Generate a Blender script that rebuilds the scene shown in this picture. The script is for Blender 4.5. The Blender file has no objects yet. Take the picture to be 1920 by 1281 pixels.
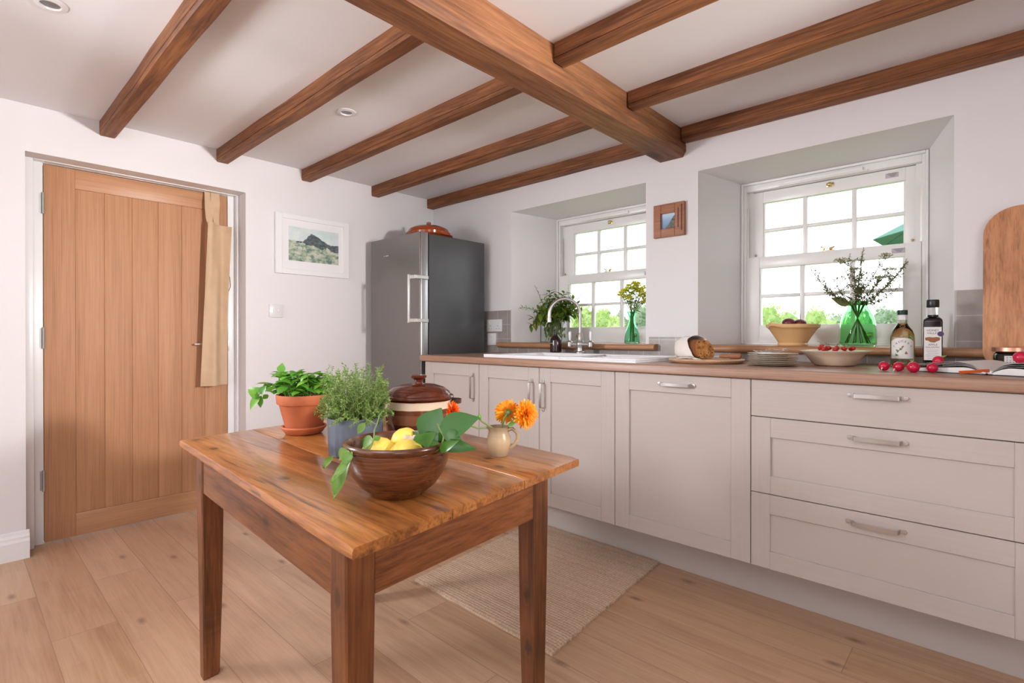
import bpy, bmesh, math, random
from mathutils import Vector, Matrix, noise
V = Vector
PI = math.pi
S = bpy.context.scene
C = S.collection

# ------------------------------------------------------------------ camera
CAM = V((3.4854, -2.7804, 1.0877))
F_PX, YAW, PITCH, SY = 977.8768, -0.037, -0.0033, -8.3225
_f = V((-math.sin(PI/4+YAW), math.cos(PI/4+YAW), 0))
RT = V((_f.y, -_f.x, 0))
FW = _f*math.cos(PITCH) + V((0, 0, 1))*math.sin(PITCH)
UP = V((0, 0, 1))*math.cos(PITCH) - _f*math.sin(PITCH)
cd = bpy.data.cameras.new('camera')
cam = bpy.data.objects.new('camera', cd)
C.objects.link(cam)
cd.sensor_width = 36
cd.lens = F_PX*36/1920
cd.shift_y = SY/1920
cd.clip_start = 0.05
cam.matrix_world = Matrix(((RT.x, UP.x, -FW.x, CAM.x), (RT.y, UP.y, -FW.y, CAM.y), (RT.z, UP.z, -FW.z, CAM.z), (0, 0, 0, 1)))
S.camera = cam

def ray(px, py):
    return FW + RT*((px-960)/F_PX) - UP*((py-640.5-SY)/F_PX)
def at(px, py, d):                     # the point seen at a pixel of the photograph at depth d
    return CAM + ray(px, py)*d
def on(px, py, ax, v):                 # the point seen at a pixel on an axis-aligned plane
    r = ray(px, py); i = 'xyz'.index(ax)
    return CAM + r*((v-CAM[i])/r[i])
def dep(p):
    return (V(p)-CAM).dot(FW)

# ------------------------------------------------------------------ world, lights, exposure
S.view_settings.view_transform = 'Standard'
S.view_settings.look = 'None'
S.view_settings.gamma = 1
S.view_settings.exposure = -0.09
S.view_settings.use_curve_mapping = False
W = bpy.data.worlds.new('overcast_sky')
S.world = W
W.use_nodes = True
_bg = W.node_tree.nodes['Background']
_bg.inputs[0].default_value = (0.93, 0.97, 1.0, 1)
_bg.inputs[1].default_value = 3.2

def area(name, loc, target, sx, sy, power, col=(1, 1, 1), spread=PI):
    l = bpy.data.lights.new(name, 'AREA')
    l.shape = 'RECTANGLE'; l.size = sx; l.size_y = sy; l.energy = power; l.color = col; l.spread = spread
    o = bpy.data.objects.new(name, l); C.objects.link(o)
    o.location = loc
    o.rotation_euler = (V(target)-V(loc)).to_track_quat('-Z', 'Y').to_euler()
    return o
sun = bpy.data.lights.new('sun', 'SUN'); sun.energy = 2.2; sun.angle = 0.2; sun.color = (1, .96, .9)
so = bpy.data.objects.new('sun', sun); C.objects.link(so)
so.rotation_euler = (math.radians(38), math.radians(-25), 0)
area('flash_lamp', (4.9, -1.02, 1.60), (0, -2.0, 1.80), 0.22, 0.22, 18, (1, .96, .94), 1.05)
area('left_flash_lamp', (0.70, -3.35, 1.55), (2.9, 0, 1.05), 0.35, 0.35, 13, (.97, .98, 1), 1.65)
area('back_fill_light', (1.3, -4.65, 1.25), (1.5, 0, 1.2), 2.4, 2.0, 24, (.92, .955, 1))  # soft fill added near the unseen back wall, which has no opening
area('side_fill_light', (5.25, -3.4, 1.4), (1.5, -1.0, 1.0), 1.8, 1.5, 32, (.96, .98, 1))  # fill added beside the plain right wall to brighten that side
area('ceiling_bounce_fill', (3.2, -4.0, 1.2), (3.0, -3.8, 2.2), 0.5, 0.5, 56, (.95, .98, 1), 2.0)  # added lamp aimed at the ceiling for soft overhead fill

# ------------------------------------------------------------------ mesh helpers
class B:
    def __init__(s): s.bm = bmesh.new(); s.mi = 0
    def face(s, vs):
        try:
            f = s.bm.faces.new(vs); f.material_index = s.mi; return f
        except ValueError:
            return None
    def hexa(s, p, bev=0, seg=2):      # p: 4 bottom points then 4 top points, both counter-clockwise
        v = [s.bm.verts.new(q) for q in p]
        fs = [s.face([v[i] for i in ix]) for ix in ((3,2,1,0),(4,5,6,7),(0,1,5,4),(1,2,6,5),(2,3,7,6),(3,0,4,7))]
        if bev > 0:
            es = list({e for f in fs for e in f.edges})
            r = bmesh.ops.bevel(s.bm, geom=es, offset=bev, segments=seg, affect='EDGES', profile=.5)
            for f in r['faces']: f.material_index = s.mi
        return s
    def box(s, x0, x1, y0, y1, z0, z1, bev=0, seg=2):
        return s.hexa([(x0,y0,z0),(x1,y0,z0),(x1,y1,z0),(x0,y1,z0),(x0,y0,z1),(x1,y0,z1),(x1,y1,z1),(x0,y1,z1)], bev, seg)
    def quad(s, a, b, c, d):
        return s.face([s.bm.verts.new(q) for q in (a, b, c, d)])
    def poly(s, pts):
        return s.face([s.bm.verts.new(q) for q in pts])
    def prism(s, pts, vec):            # closed prism: polygon pts swept along vec
        a = [s.bm.verts.new(q) for q in pts]; b = [s.bm.verts.new(V(q)+V(vec)) for q in pts]
        n = len(a)
        s.face(a[::-1]); s.face(b)
        for i in range(n): s.face([a[i], a[(i+1) % n], b[(i+1) % n], b[i]])
        return s
    def loft(s, rings, cap=True, closed=True):
        R = [[s.bm.verts.new(q) for q in r] for r in rings]
        n = len(R[0])
        for k in range(len(R)-1):
            for i in range(n if closed else n-1):
                s.face([R[k][i], R[k][(i+1) % n], R[k+1][(i+1) % n], R[k+1][i]])
        if cap and closed:
            s.face(R[0][::-1]); s.face(R[-1])
        return s
    def lathe(s, prof, c=(0,0,0), seg=40, M=None, sx=1, sy=1):
        c = V(c); M = M or Matrix.Identity(3)
        rows = []
        for r, z in prof:
            if r < 1e-6: rows.append([s.bm.verts.new(c + M @ V((0,0,z)))])
            else: rows.append([s.bm.verts.new(c + M @ V((r*sx*math.cos(2*PI*i/seg), r*sy*math.sin(2*PI*i/seg), z))) for i in range(seg)])
        for a, b in zip(rows, rows[1:]):
            for i in range(seg):
                j = (i+1) % seg
                if len(a) == 1 and len(b) == 1: continue
                if len(a) == 1: s.face([a[0], b[j], b[i]])
                elif len(b) == 1: s.face([a[i], a[j], b[0]])
                else: s.face([a[i], a[j], b[j], b[i]])
        return s
    def tube(s, pts, r, seg=8, cap=True):
        pts = [V(p) for p in pts]; n = len(pts)
        rr = r if isinstance(r, (list, tuple)) else [r]*n
        t0 = (pts[1]-pts[0]).normalized()
        u = t0.orthogonal().normalized()
        rings = []
        for i in range(n):
            t = (pts[min(i+1, n-1)]-pts[max(i-1, 0)]).normalized()
            u = (u - t*u.dot(t)).normalized(); w = t.cross(u)
            rings.append([pts[i]+(u*math.cos(2*PI*k/seg)+w*math.sin(2*PI*k/seg))*rr[i] for k in range(seg)])
        return s.loft(rings, cap)
    def ribbon(s, path, side, w, th):  # flat bar: rectangle of width w (along side) and thickness th swept along path
        path = [V(p) for p in path]; side = V(side).normalized(); n = len(path); rings = []
        for i in range(n):
            t = (path[min(i+1, n-1)]-path[max(i-1, 0)]).normalized()
            nn = side.cross(t).normalized()
            a, b = side*(w/2), nn*(th/2)
            rings.append([path[i]-a-b, path[i]+a-b, path[i]+a+b, path[i]-a+b])
        return s.loft(rings, True)
    def leaf(s, base, d, up, L, Wd, bend=.4, fold=.25, nl=6, p=.75, wob=0, tw=0):
        base = V(base); d = V(d).normalized(); up = V(up)
        side = d.cross(up)
        if side.length < 1e-4: side = d.orthogonal()
        side.normalize(); nrm = side.cross(d).normalized()
        pos = base.copy(); prev = None
        for i in range(nl+1):
            t = i/nl
            a = -bend*t
            dd = d*math.cos(a)+nrm*math.sin(a); nn = nrm*math.cos(a)-d*math.sin(a)
            w = Wd/2*max(0.02+tw*t, math.sin(PI*min(.985, t**p)))
            o = math.sin(t*9+L*50)*wob
            row = [s.bm.verts.new(pos-side*w+nn*(fold*w+o)), s.bm.verts.new(pos), s.bm.verts.new(pos+side*w+nn*(fold*w-o))]
            if prev:
                s.face([prev[0], prev[1], row[1], row[0]]); s.face([prev[1], prev[2], row[2], row[1]])
            prev = row
            pos = pos+dd*(L/nl)
        return s
    def sphere(s, c, r, sub=2, scale=(1,1,1), amp=0, freq=3):
        g = bmesh.ops.create_icosphere(s.bm, subdivisions=sub, radius=1)
        c = V(c)
        for v in g['verts']:
            k = r*(1+amp*noise.noise(v.co*freq+c*7)) if amp else r
            v.co = c+V((v.co.x*scale[0], v.co.y*scale[1], v.co.z*scale[2]))*k
        for v in g['verts']:
            for f in v.link_faces: f.material_index = s.mi
        return s
    def solidify(s, th):
        bmesh.ops.recalc_face_normals(s.bm, faces=s.bm.faces[:]); s.bm.normal_update()
        bmesh.ops.solidify(s.bm, geom=s.bm.faces[:], thickness=th); return s

def wloc(o):
    p = V((0,0,0))
    while o: p += o.location; o = o.parent
    return p
def obj(name, b, mats, parent=None, smooth=35, loc=None, fix=True):
    me = bpy.data.meshes.new(name)
    if fix: bmesh.ops.recalc_face_normals(b.bm, faces=b.bm.faces[:])
    b.bm.to_mesh(me); b.bm.free()
    for m in (mats if isinstance(mats, (list, tuple)) else [mats]): me.materials.append(m)
    if smooth:
        me.polygons.foreach_set('use_smooth', [True]*len(me.polygons))
        me.set_sharp_from_angle(angle=math.radians(smooth))
    o = bpy.data.objects.new(name, me); C.objects.link(o)
    if parent:
        o.parent = parent; me.transform(Matrix.Translation(-wloc(parent)))
    elif loc is not None:
        o.location = loc; me.transform(Matrix.Translation(-V(loc)))
    return o
def tag(o, label, cat, group=None, kind=None):
    o['label'] = label; o['category'] = cat
    if group: o['group'] = group
    if kind: o['kind'] = kind
    return o
def thing(name, label, cat, loc, group=None):
    o = bpy.data.objects.new(name, None); C.objects.link(o)
    o.empty_display_size = .05; o.location = loc
    return tag(o, label, cat, group)
def struct(name, b, m, parent=None, smooth=0):
    o = obj(name, b, m, parent, smooth); o['kind'] = 'structure'; return o
def dup(root, loc, label=None):
    def cp(o, par):
        c = o.copy(); C.objects.link(c)
        if par: c.parent = par; c.matrix_parent_inverse = Matrix.Identity(4)
        for ch in list(o.children): cp(ch, c)
        return c
    r = cp(root, None); r.location = loc
    if label: r['label'] = label
    return r

# ------------------------------------------------------------------ materials
class N:
    def __init__(s, name):
        s.m = bpy.data.materials.new(name); s.m.use_nodes = True
        s.t = s.m.node_tree; s.b = s.t.nodes['Principled BSDF']; s.out = s.t.nodes['Material Output']
        s._tc = None
    def n(s, typ, **kw):
        x = s.t.nodes.new('ShaderNode'+typ)
        for k, v in kw.items():
            if k in x.inputs.keys(): x.inputs[k].default_value = v
            else: setattr(x, k, v)
        return x
    def l(s, a, b): s.t.links.new(a, b)
    def tc(s, kind='Object', scale=(1,1,1), rot=(0,0,0), loc=(0,0,0)):
        t = s.n('TexCoord'); mp = s.n('Mapping')
        mp.inputs['Scale'].default_value = scale; mp.inputs['Rotation'].default_value = rot; mp.inputs['Location'].default_value = loc
        s.l(t.outputs[kind], mp.inputs[0]); return mp.outputs[0]
    def noise(s, vec, scale, detail=4, rough=.5, dist=0):
        x = s.n('TexNoise', Scale=scale, Detail=detail, Roughness=rough, Distortion=dist); s.l(vec, x.inputs['Vector']); return x.outputs[0]
    def ramp(s, fac, stops):
        r = s.n('ValToRGB'); cr = r.color_ramp
        while len(cr.elements) < len(stops): cr.elements.new(.5)
        for e, (p, c) in zip(cr.elements, stops): e.position = p; e.color = (*c, 1) if len(c) == 3 else c
        s.l(fac, r.inputs[0]); return r.outputs[0]
    def mix(s, fac, a, b, mode='MIX'):
        x = s.n('Mix', data_type='RGBA', blend_type=mode)
        for sock, v in ((x.inputs[0], fac), (x.inputs[6], a), (x.inputs[7], b)):
            if hasattr(v, 'is_output'): s.l(v, sock)
            elif isinstance(v, (int, float)): sock.default_value = v
            else: sock.default_value = (*v, 1)
        return x.outputs[2]
    def math(s, op, a, b=0):
        x = s.n('Math', operation=op)
        for i, v in enumerate((a, b)):
            if hasattr(v, 'is_output'): s.l(v, x.inputs[i])
            else: x.inputs[i].default_value = v
        return x.outputs[0]
    def bump(s, h, strength=.2, dist=.002):
        x = s.n('Bump', Strength=strength, Distance=dist); s.l(h, x.inputs['Height']); s.l(x.outputs[0], s.b.inputs['Normal']); return x
    def col(s, c):
        if hasattr(c, 'is_output'): s.l(c, s.b.inputs['Base Color'])
        else: s.b.inputs['Base Color'].default_value = (*c, 1)
    def set(s, **kw):
        for k, v in kw.items(): s.b.inputs[k.replace('_', ' ')].default_value = v
        return s.m

def plain(name, c, rough=.5, metal=0, var=.06, vs=6, bump=0, bs=80, **kw):
    n = N(name)
    v = n.tc()
    d = tuple(x*(1-var) for x in c); u = tuple(min(1, x*(1+var)) for x in c)
    n.col(n.ramp(n.noise(v, vs), [(.3, d), (.7, u)]))
    if bump: n.bump(n.noise(v, bs, 3), bump, .002)
    return n.set(Roughness=rough, Metallic=metal, **kw)

def wood(name, dark, mid, light, axis='X', scale=3.0, stretch=10, rough=.45, fine=.35, knots=0, kcol=(.05,.02,.01), ksc=1.6, bump=.15, coat=0, stain=0, kst=2.2, plane='XY', midmix=.45, crack=0):
    n = N(name)
    i = 'XYZ'.index(axis)
    def vec(st, loc=(0,0,0), rot=(0,0,0)):
        sc = [1, 1, 1]; sc[i] = 1/st
        return n.tc(scale=sc, loc=loc, rot=rot)
    base = n.ramp(n.noise(vec(stretch), scale, 5, .55, .6), [(.33, dark), (.5, mid), (.67, light)])
    mn = n.noise(vec(stretch*1.8, (2,5,1)), scale*4.5, 4, .6, .5)
    c = n.mix(midmix, base, n.ramp(mn, [(.36, tuple(x*.62 for x in dark)), (.5, mid), (.64, light)]))
    fn = n.noise(vec(stretch*4), scale*20, 3, .6)
    c = n.mix(fine, c, n.ramp(fn, [(.34, tuple(x*.5 for x in dark)), (.52, mid), (.72, light)]))
    if knots:
        rot = {'XY': (0,0,0), 'XZ': (-PI/2,0,0), 'YZ': (0,PI/2,0)}[plane]
        vk = vec(kst, rot=rot)
        vo = n.n('TexVoronoi', Scale=ksc, voronoi_dimensions='2D'); n.l(vk, vo.inputs['Vector'])
        d = n.math('ADD', vo.outputs['Distance'], n.math('MULTIPLY', n.math('SUBTRACT', n.noise(vk, ksc*9, 3), .5), .10))
        sel = n.math('GREATER_THAN', n.n('SeparateColor').outputs[0], .5)
        sp = [x for x in n.t.nodes if x.bl_idname == 'ShaderNodeSeparateColor'][-1]; n.l(vo.outputs['Color'], sp.inputs[0])
        f = n.ramp(d, [(.045, (1,1,1)), (.06+knots, (0,0,0))])
        ringw = n.ramp(d, [(.05+knots, (0,0,0)), (.07+knots, (1,1,1)), (.12+knots*2, (0,0,0))])
        c = n.mix(n.math('MULTIPLY', n.math('MULTIPLY', ringw, sel), .35), c, tuple(x*.7 for x in dark))
        c = n.mix(n.math('MULTIPLY', n.math('MULTIPLY', f, sel), .85), c, kcol)
    if crack:
        cr = n.ramp(n.noise(vec(16, (7,2,4)), 42, 3, .55, .6), [(.60, (0,0,0)), (.68, (1,1,1))])
        pt = n.ramp(n.noise(vec(2.5, (1,8,3)), 4, 2), [(.42, (0,0,0)), (.58, (1,1,1))])
        c = n.mix(n.math('MULTIPLY', n.math('MULTIPLY', cr, pt), crack), c, kcol)
    if stain:
        st = n.ramp(n.noise(vec(7, (3,1,2)), 9, 4, .6, .4), [(.555, (0,0,0)), (.66, (1,1,1))])
        c = n.mix(n.math('MULTIPLY', st, stain), c, kcol)
    n.col(c)
    if bump: n.bump(n.math('ADD', fn, mn), bump, .001)
    n.set(Roughness=rough)
    if coat: n.set(Coat_Weight=coat, Coat_Roughness=.12)
    return n.m

def glass(name, c, rough=.0, ior=1.45, dens=0):
    n = N(name)
    n.col(c); n.set(Roughness=rough, IOR=ior, Transmission_Weight=1.0)
    return n.m

M = {}
M['wall'] = plain('wall_paint', (.795, .775, .79), .75, var=.015, vs=1.5, bump=.05, bs=60)
M['ceil'] = plain('ceiling_paint', (.80, .785, .805), .8, var=.01, vs=1.2)
M['trimw'] = plain('white_gloss_paint', (.86, .86, .87), .3, var=.01)
M['upvc'] = plain('window_white', (.86, .855, .84), .3, var=.01)
M['beam'] = wood('beam_oak', (.075, .021, .006), (.22, .075, .022), (.43, .17, .055), 'X', 6, 6, .6, .4, knots=.06, kcol=(.03,.010,.004), ksc=2.6, bump=.25, stain=.5)
M['beamy'] = wood('main_beam_oak', (.08, .025, .008), (.215, .080, .027), (.39, .165, .062), 'Y', 5, 6, .6, .4, knots=.06, kcol=(.04,.015,.007), ksc=2.4, bump=.25, stain=.45)
M['groove'] = plain('dark_gap', (.02, .012, .008), .8)
M['door'] = wood('door_oak_veneer', (.475, .235, .115), (.53, .27, .14), (.585, .305, .165), 'Z', 14, 22, .58, .3, bump=.08, midmix=.3)
M['doorh'] = wood('door_oak_rail', (.475, .235, .115), (.53, .27, .14), (.585, .305, .165), 'Y', 14, 22, .42, .3, bump=.08, midmix=.3)
M['steel'] = plain('brushed_steel', (.72, .70, .68), .45, .9, var=.05)
M['chrome'] = plain('satin_nickel', (.47, .45, .435), .34, 1, var=.02)
M['brass'] = plain('brass', (.70, .52, .26), .25, 1)
M['cab'] = plain('greige_cabinet_paint', (.50, .445, .415), .5, var=.012, vs=2)
def _grain(name, rot):
    n = N(name); sc = (2, 60, 60) if rot == 'X' else (60, 60, 2)
    v = n.tc(scale=sc); h = n.noise(v, 1.6, 4, .6, .5)
    n.col(n.ramp(h, [(.3, (.48,.428,.398)), (.7, (.515,.46,.43))])); n.bump(h, .12, .002); return n.set(Roughness=.5)
M['cabh'] = _grain('greige_paint_grain_across', 'X')
M['cabv'] = _grain('greige_paint_grain_up', 'Z')
M['carc'] = plain('cabinet_carcass', (.40, .36, .33), .6)
M['top'] = wood('worktop_laminate', (.30, .163, .103), (.36, .203, .133), (.42, .247, .167), 'X', 18, 16, .38, .4, bump=.05)
M['sill'] = wood('sill_oak', (.34, .16, .075), (.45, .225, .11), (.56, .31, .165), 'X', 9, 10, .35, .35, knots=.05, kcol=(.13,.05,.02), ksc=3)
M['black'] = plain('black_plastic', (.015, .015, .016), .3)
M['fridge_f'] = plain('stainless_front', (.27, .25, .24), .36, 1, var=.03, vs=3)
M['fridge_e'] = plain('stainless_edge', (.55, .56, .57), .3, 1)
M['fridge_s'] = plain('dark_grey_side', (.088, .088, .094), .32, .35, var=.04)
M['socket'] = plain('white_plastic', (.78, .77, .78), .3, var=.01)
M['ceramic'] = plain('white_ceramic', (.86, .86, .88), .12, var=.01)
M['cream'] = plain('cream_glaze', (.72, .57, .42), .2, var=.05, vs=12)
M['plate'] = plain('cream_plate', (.80, .72, .62), .2, var=.03)
M['mix'] = plain('yellow_ware', (.75, .47, .22), .25, var=.05, vs=10)
M['terra'] = plain('terracotta', (.47, .125, .048), .75, var=.12, vs=9, bump=.1, bs=120)
M['glazed'] = plain('glazed_terracotta', (.33, .06, .014), .14, var=.15, vs=10)
M['brown'] = plain('brown_glaze', (.085, .018, .007), .1, var=.3, vs=16)
M['soil'] = plain('potting_soil', (.09, .05, .03), .95, var=.4, vs=60, bump=.6, bs=90)
M['blue'] = plain('blue_grey_glaze', (.095, .112, .145), .4, var=.12, vs=14)
M['lemon'] = plain('lemon_skin', (.93, .68, .12), .38, var=.08, vs=14, bump=.25, bs=320)
def _bowl():
    n = N('turned_bowl_wood'); v = n.tc(scale=(.5, 1.2, 5))
    c = n.ramp(n.noise(v, 11, 5, .6, .8), [(.33, (.045,.011,.004)), (.5, (.105,.029,.009)), (.67, (.19,.06,.018))])
    c = n.mix(.35, c, n.ramp(n.noise(n.tc(scale=(.3, .8, 14)), 26, 3), [(.36, (.03,.008,.003)), (.6, (.17,.052,.016))]))
    n.col(c); return n.set(Roughness=.26, Coat_Weight=.3, Coat_Roughness=.12)
M['bowlw'] = _bowl()
M['red'] = plain('radish_red', (.55, .008, .045), .22, var=.15, vs=60)
M['white_root'] = plain('radish_white', (.75, .62, .52), .5)
M['cherry'] = plain('cherry_skin', (.42, .018, .014), .12, var=.3, vs=60)
M['plum'] = plain('plum_skin', (.14, .022, .035), .3, var=.3, vs=40)
M['paper'] = plain('paper_white', (.78, .76, .74), .6, var=.02)
M['ink'] = plain('grey_ink', (.07, .07, .11), .7)
M['inkb'] = plain('brown_ink', (.33, .12, .05), .7)
M['leafg_l'] = plain('ink_leaf', (.13, .23, .10), .7)
M['orange'] = plain('orange_ribbon', (.85, .16, .03), .6)
M['cloth'] = plain('white_cloth', (.84, .79, .75), .85, var=.04, vs=9, bump=.06, bs=260)
M['apron'] = plain('beige_linen', (.62, .44, .285), .85, var=.05, vs=14, bump=.05, bs=300)
M['cork'] = wood('knife_handle_wood', (.28,.11,.05), (.36,.15,.07), (.45,.2,.1), 'X', 20, 6, .5)
M['board'] = wood('breadboard_wood', (.55, .30, .16), (.66, .40, .24), (.74, .49, .31), 'X', 9, 9, .45, .3, bump=.05)
M['boardv'] = wood('old_board_wood', (.40, .155, .06), (.60, .275, .125), (.70, .37, .19), 'Z', 7, 5, .5, .3, midmix=.3, knots=.08, kcol=(.06,.022,.01), ksc=9, crack=.5, bump=.15, stain=.5, kst=1.4, plane='XZ')
def _bread():
    n = N('fruit_loaf_crumb'); v = n.tc()
    c = n.ramp(n.noise(v, 55, 4, .6), [(.3, (.20,.06,.012)), (.5, (.46,.19,.045)), (.72, (.66,.36,.12))])
    vo = n.n('TexVoronoi', Scale=60); n.l(v, vo.inputs['Vector'])
    c = n.mix(n.ramp(vo.outputs['Distance'], [(.16, (1,1,1)), (.24, (0,0,0))]), c, (.035,.012,.008))
    n.col(c); n.bump(n.noise(v, 90, 4), .6, .004); return n.set(Roughness=.85)
M['crumb'] = _bread()
M['crust'] = plain('loaf_crust', (.22, .075, .02), .7, var=.3, vs=40)

def leafmat(name, a, b, c, rough=.4, trans=.25):
    n = N(name)
    g = n.n('NewGeometry')
    n.col(n.ramp(g.outputs['Random Per Island'], [(0, a), (.5, b), (1, c)]))
    n.set(Roughness=rough)
    tr = n.n('BsdfTranslucent'); tr.inputs[0].default_value = (*[min(1, x*1.6) for x in b], 1)
    mx = n.n('MixShader'); mx.inputs[0].default_value = trans
    n.l(n.b.outputs[0], mx.inputs[1]); n.l(tr.outputs[0], mx.inputs[2]); n.l(mx.outputs[0], n.out.inputs[0])
    return n.m
M['basil'] = leafmat('basil_leaf', (.06, .22, .022), (.12, .34, .03), (.20, .44, .05))
M['thyme'] = leafmat('thyme_leaf', (.10, .20, .035), (.19, .31, .065), (.33, .43, .14), .6)
M['lemleaf'] = leafmat('lemon_leaf', (.022, .10, .012), (.04, .15, .018), (.085, .21, .03), .3)
M['stemg'] = leafmat('green_stem', (.16, .25, .06), (.22, .31, .09), (.30, .36, .12), .6, .1)
M['petal'] = leafmat('marigold_petal', (.95, .20, .006), (.97, .34, .01), (1.0, .47, .025), .55, .3)
M['petalr'] = leafmat('red_marigold_petal', (.75, .06, .004), (.90, .13, .008), (.95, .25, .01), .55, .3)
M['yflower'] = leafmat('yellow_flower', (.75, .72, .05), (.90, .80, .07), (.62, .70, .10), .5, .6)
M['sage'] = leafmat('wild_stem', (.10, .11, .035), (.17, .18, .06), (.24, .20, .09), .6, .2)
M['umbel'] = leafmat('cream_umbel', (.50, .52, .34), (.62, .62, .46), (.40, .45, .26), .7, .3)
M['mixed'] = leafmat('mixed_foliage', (.05, .13, .015), (.13, .23, .03), (.33, .34, .05), .5, .25)
M['lemleaf2'] = leafmat('young_lemon_leaf', (.09, .22, .03), (.14, .29, .045), (.22, .37, .08), .35)
M['blossom'] = leafmat('blossom_petal', (.85, .72, .66), (.88, .80, .74), (.85, .66, .62), .5, .3)
M['tree1'] = leafmat('tree_leaf_light', (.22, .34, .10), (.36, .48, .17), (.52, .60, .30), .6, .3)
M['tree2'] = leafmat('tree_leaf_dark', (.17, .26, .17), (.25, .34, .22), (.33, .42, .27), .6, .3)
M['lawn'] = plain('lawn', (.16, .26, .06), .9, var=.3, vs=3)
M['bark'] = plain('bark', (.12, .08, .05), .9, var=.3)
M['parasol'] = plain('green_canvas', (.022, .13, .095), .7, var=.08)
M['gglass'] = glass('emerald_glass', (.50, .92, .54), 0, 1.2)
M['aglass'] = glass('aqua_glass', (.45, .86, .62), 0, 1.2)
M['cglass'] = glass('clear_glass', (.93, .97, .95), 0, 1.25)
M['oil'] = glass('golden_oil', (.96, .80, .48), 0, 1.3)
M['amber'] = plain('dark_amber_glass', (.025, .006, .008), .06)
M['dark'] = plain('dark_vinegar_glass', (.008, .004, .004), .07)
M['gcap'] = plain('dark_green_cap', (.012, .035, .025), .4)
M['copper'] = plain('copper_lid', (.75, .40, .28), .3, .9)
M['preserve'] = plain('preserve', (.035, .025, .012), .15, var=.5, vs=60)
M['purple'] = plain('purple_seal', (.07, .04, .12), .5)
M['lamp'] = plain('downlight_reflector', (.25, .25, .27), .3, .6)
M['mount'] = plain('white_mount_board', (.84, .84, .86), .6, var=.005)
def _pane():
    n = N('window_pane')
    tr = n.n('BsdfTransparent'); gl = n.n('BsdfGlossy', Roughness=.0); lw = n.n('LayerWeight', Blend=.15)
    mx = n.n('MixShader'); n.l(n.math('MULTIPLY', lw.outputs['Fresnel'], .6), mx.inputs[0])
    n.l(tr.outputs[0], mx.inputs[1]); n.l(gl.outputs[0], mx.inputs[2]); n.l(mx.outputs[0], n.out.inputs[0]); return n.m
M['pane'] = _pane()
def _floor():
    n = N('oak_laminate_planks')
    v = n.tc(loc=(.245, .07, 0))
    br = n.n('TexBrick', offset=.37, offset_frequency=2)
    for k, x in (('Scale', 1), ('Mortar Size', .0012), ('Mortar Smooth', .2), ('Brick Width', 1.28), ('Row Height', .19), ('Bias', 0)): br.inputs[k].default_value = x
    br.inputs['Color1'].default_value = (0,0,0,1); br.inputs['Color2'].default_value = (1,1,1,1); br.inputs['Mortar'].default_value = (.5,.5,.5,1)
    n.l(v, br.inputs['Vector'])
    rnd = n.math('MULTIPLY', br.outputs[0], 37.0)
    def n4(scale, vec, detail=4, dist=.4):
        x = n.n('TexNoise', noise_dimensions='4D', Scale=scale, Detail=detail, Distortion=dist); n.l(vec, x.inputs['Vector']); n.l(rnd, x.inputs['W']); return x.outputs[0]
    vs = n.tc(scale=(.13, 1, 1)); vf = n.tc(scale=(.03, 1, 1))
    c = n.ramp(n4(7, vs, 6, 1.2), [(.30, (.44,.22,.10)), (.5, (.66,.38,.205)), (.70, (.80,.53,.32))])
    c = n.mix(.4, c, n.ramp(n4(34, n.tc(scale=(.07,1,1)), 4, .8), [(.34, (.36,.19,.10)), (.5, (.59,.36,.22)), (.66, (.73,.50,.335))]))
    c = n.mix(.25, c, n.ramp(n4(150, vf, 3), [(.32, (.24,.125,.075)), (.55, (.52,.33,.22)), (.75, (.66,.45,.32))]))
    c = n.mix(.30, c, n.ramp(br.outputs[0], [(0, (.40,.23,.14)), (1, (.74,.53,.39))]))
    sub = n.n('TexBrick', offset=.5); 
    for k, x in (('Scale', 1), ('Mortar Size', 0.0), ('Brick Width', .43), ('Row Height', .095)): sub.inputs[k].default_value = x
    sub.inputs['Color1'].default_value = (0,0,0,1); sub.inputs['Color2'].default_value = (1,1,1,1); n.l(v, sub.inputs['Vector'])
    c = n.mix(.09, c, n.ramp(sub.outputs[0], [(0, (.32,.18,.11)), (1, (.68,.48,.35))]))
    vk = n.tc(scale=(.42, 1, 1)); vo = n.n('TexVoronoi', Scale=3.3, voronoi_dimensions='2D'); n.l(vk, vo.inputs['Vector'])
    kd = n.math('ADD', vo.outputs['Distance'], n.math('MULTIPLY', n.noise(vk, 25, 3), .05))
    c = n.mix(n.math('MULTIPLY', n.ramp(kd, [(.02, (1,1,1)), (.085, (0,0,0))]), .7), c, (.11,.05,.03))
    c = n.mix(n.math('MULTIPLY', br.outputs['Fac'], .55), c, (.16,.08,.045))
    n.col(c); n.bump(n4(150, vf, 2), .08, .001); return n.set(Roughness=.42, Specular_IOR_Level=.35)
M['floor'] = _floor()
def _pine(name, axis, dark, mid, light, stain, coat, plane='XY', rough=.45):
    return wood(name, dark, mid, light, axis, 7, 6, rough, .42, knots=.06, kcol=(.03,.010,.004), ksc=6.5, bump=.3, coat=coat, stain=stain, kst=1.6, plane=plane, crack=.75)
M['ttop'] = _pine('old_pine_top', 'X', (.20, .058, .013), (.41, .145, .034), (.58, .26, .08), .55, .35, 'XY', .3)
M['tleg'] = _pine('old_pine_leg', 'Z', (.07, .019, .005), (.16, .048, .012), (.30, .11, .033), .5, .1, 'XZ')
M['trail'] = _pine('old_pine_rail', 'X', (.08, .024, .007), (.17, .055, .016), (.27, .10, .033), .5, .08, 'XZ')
M['trail2'] = _pine('old_pine_end_rail', 'Y', (.11, .031, .008), (.23, .074, .021), (.37, .14, .045), .6, .08, 'YZ')
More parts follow.
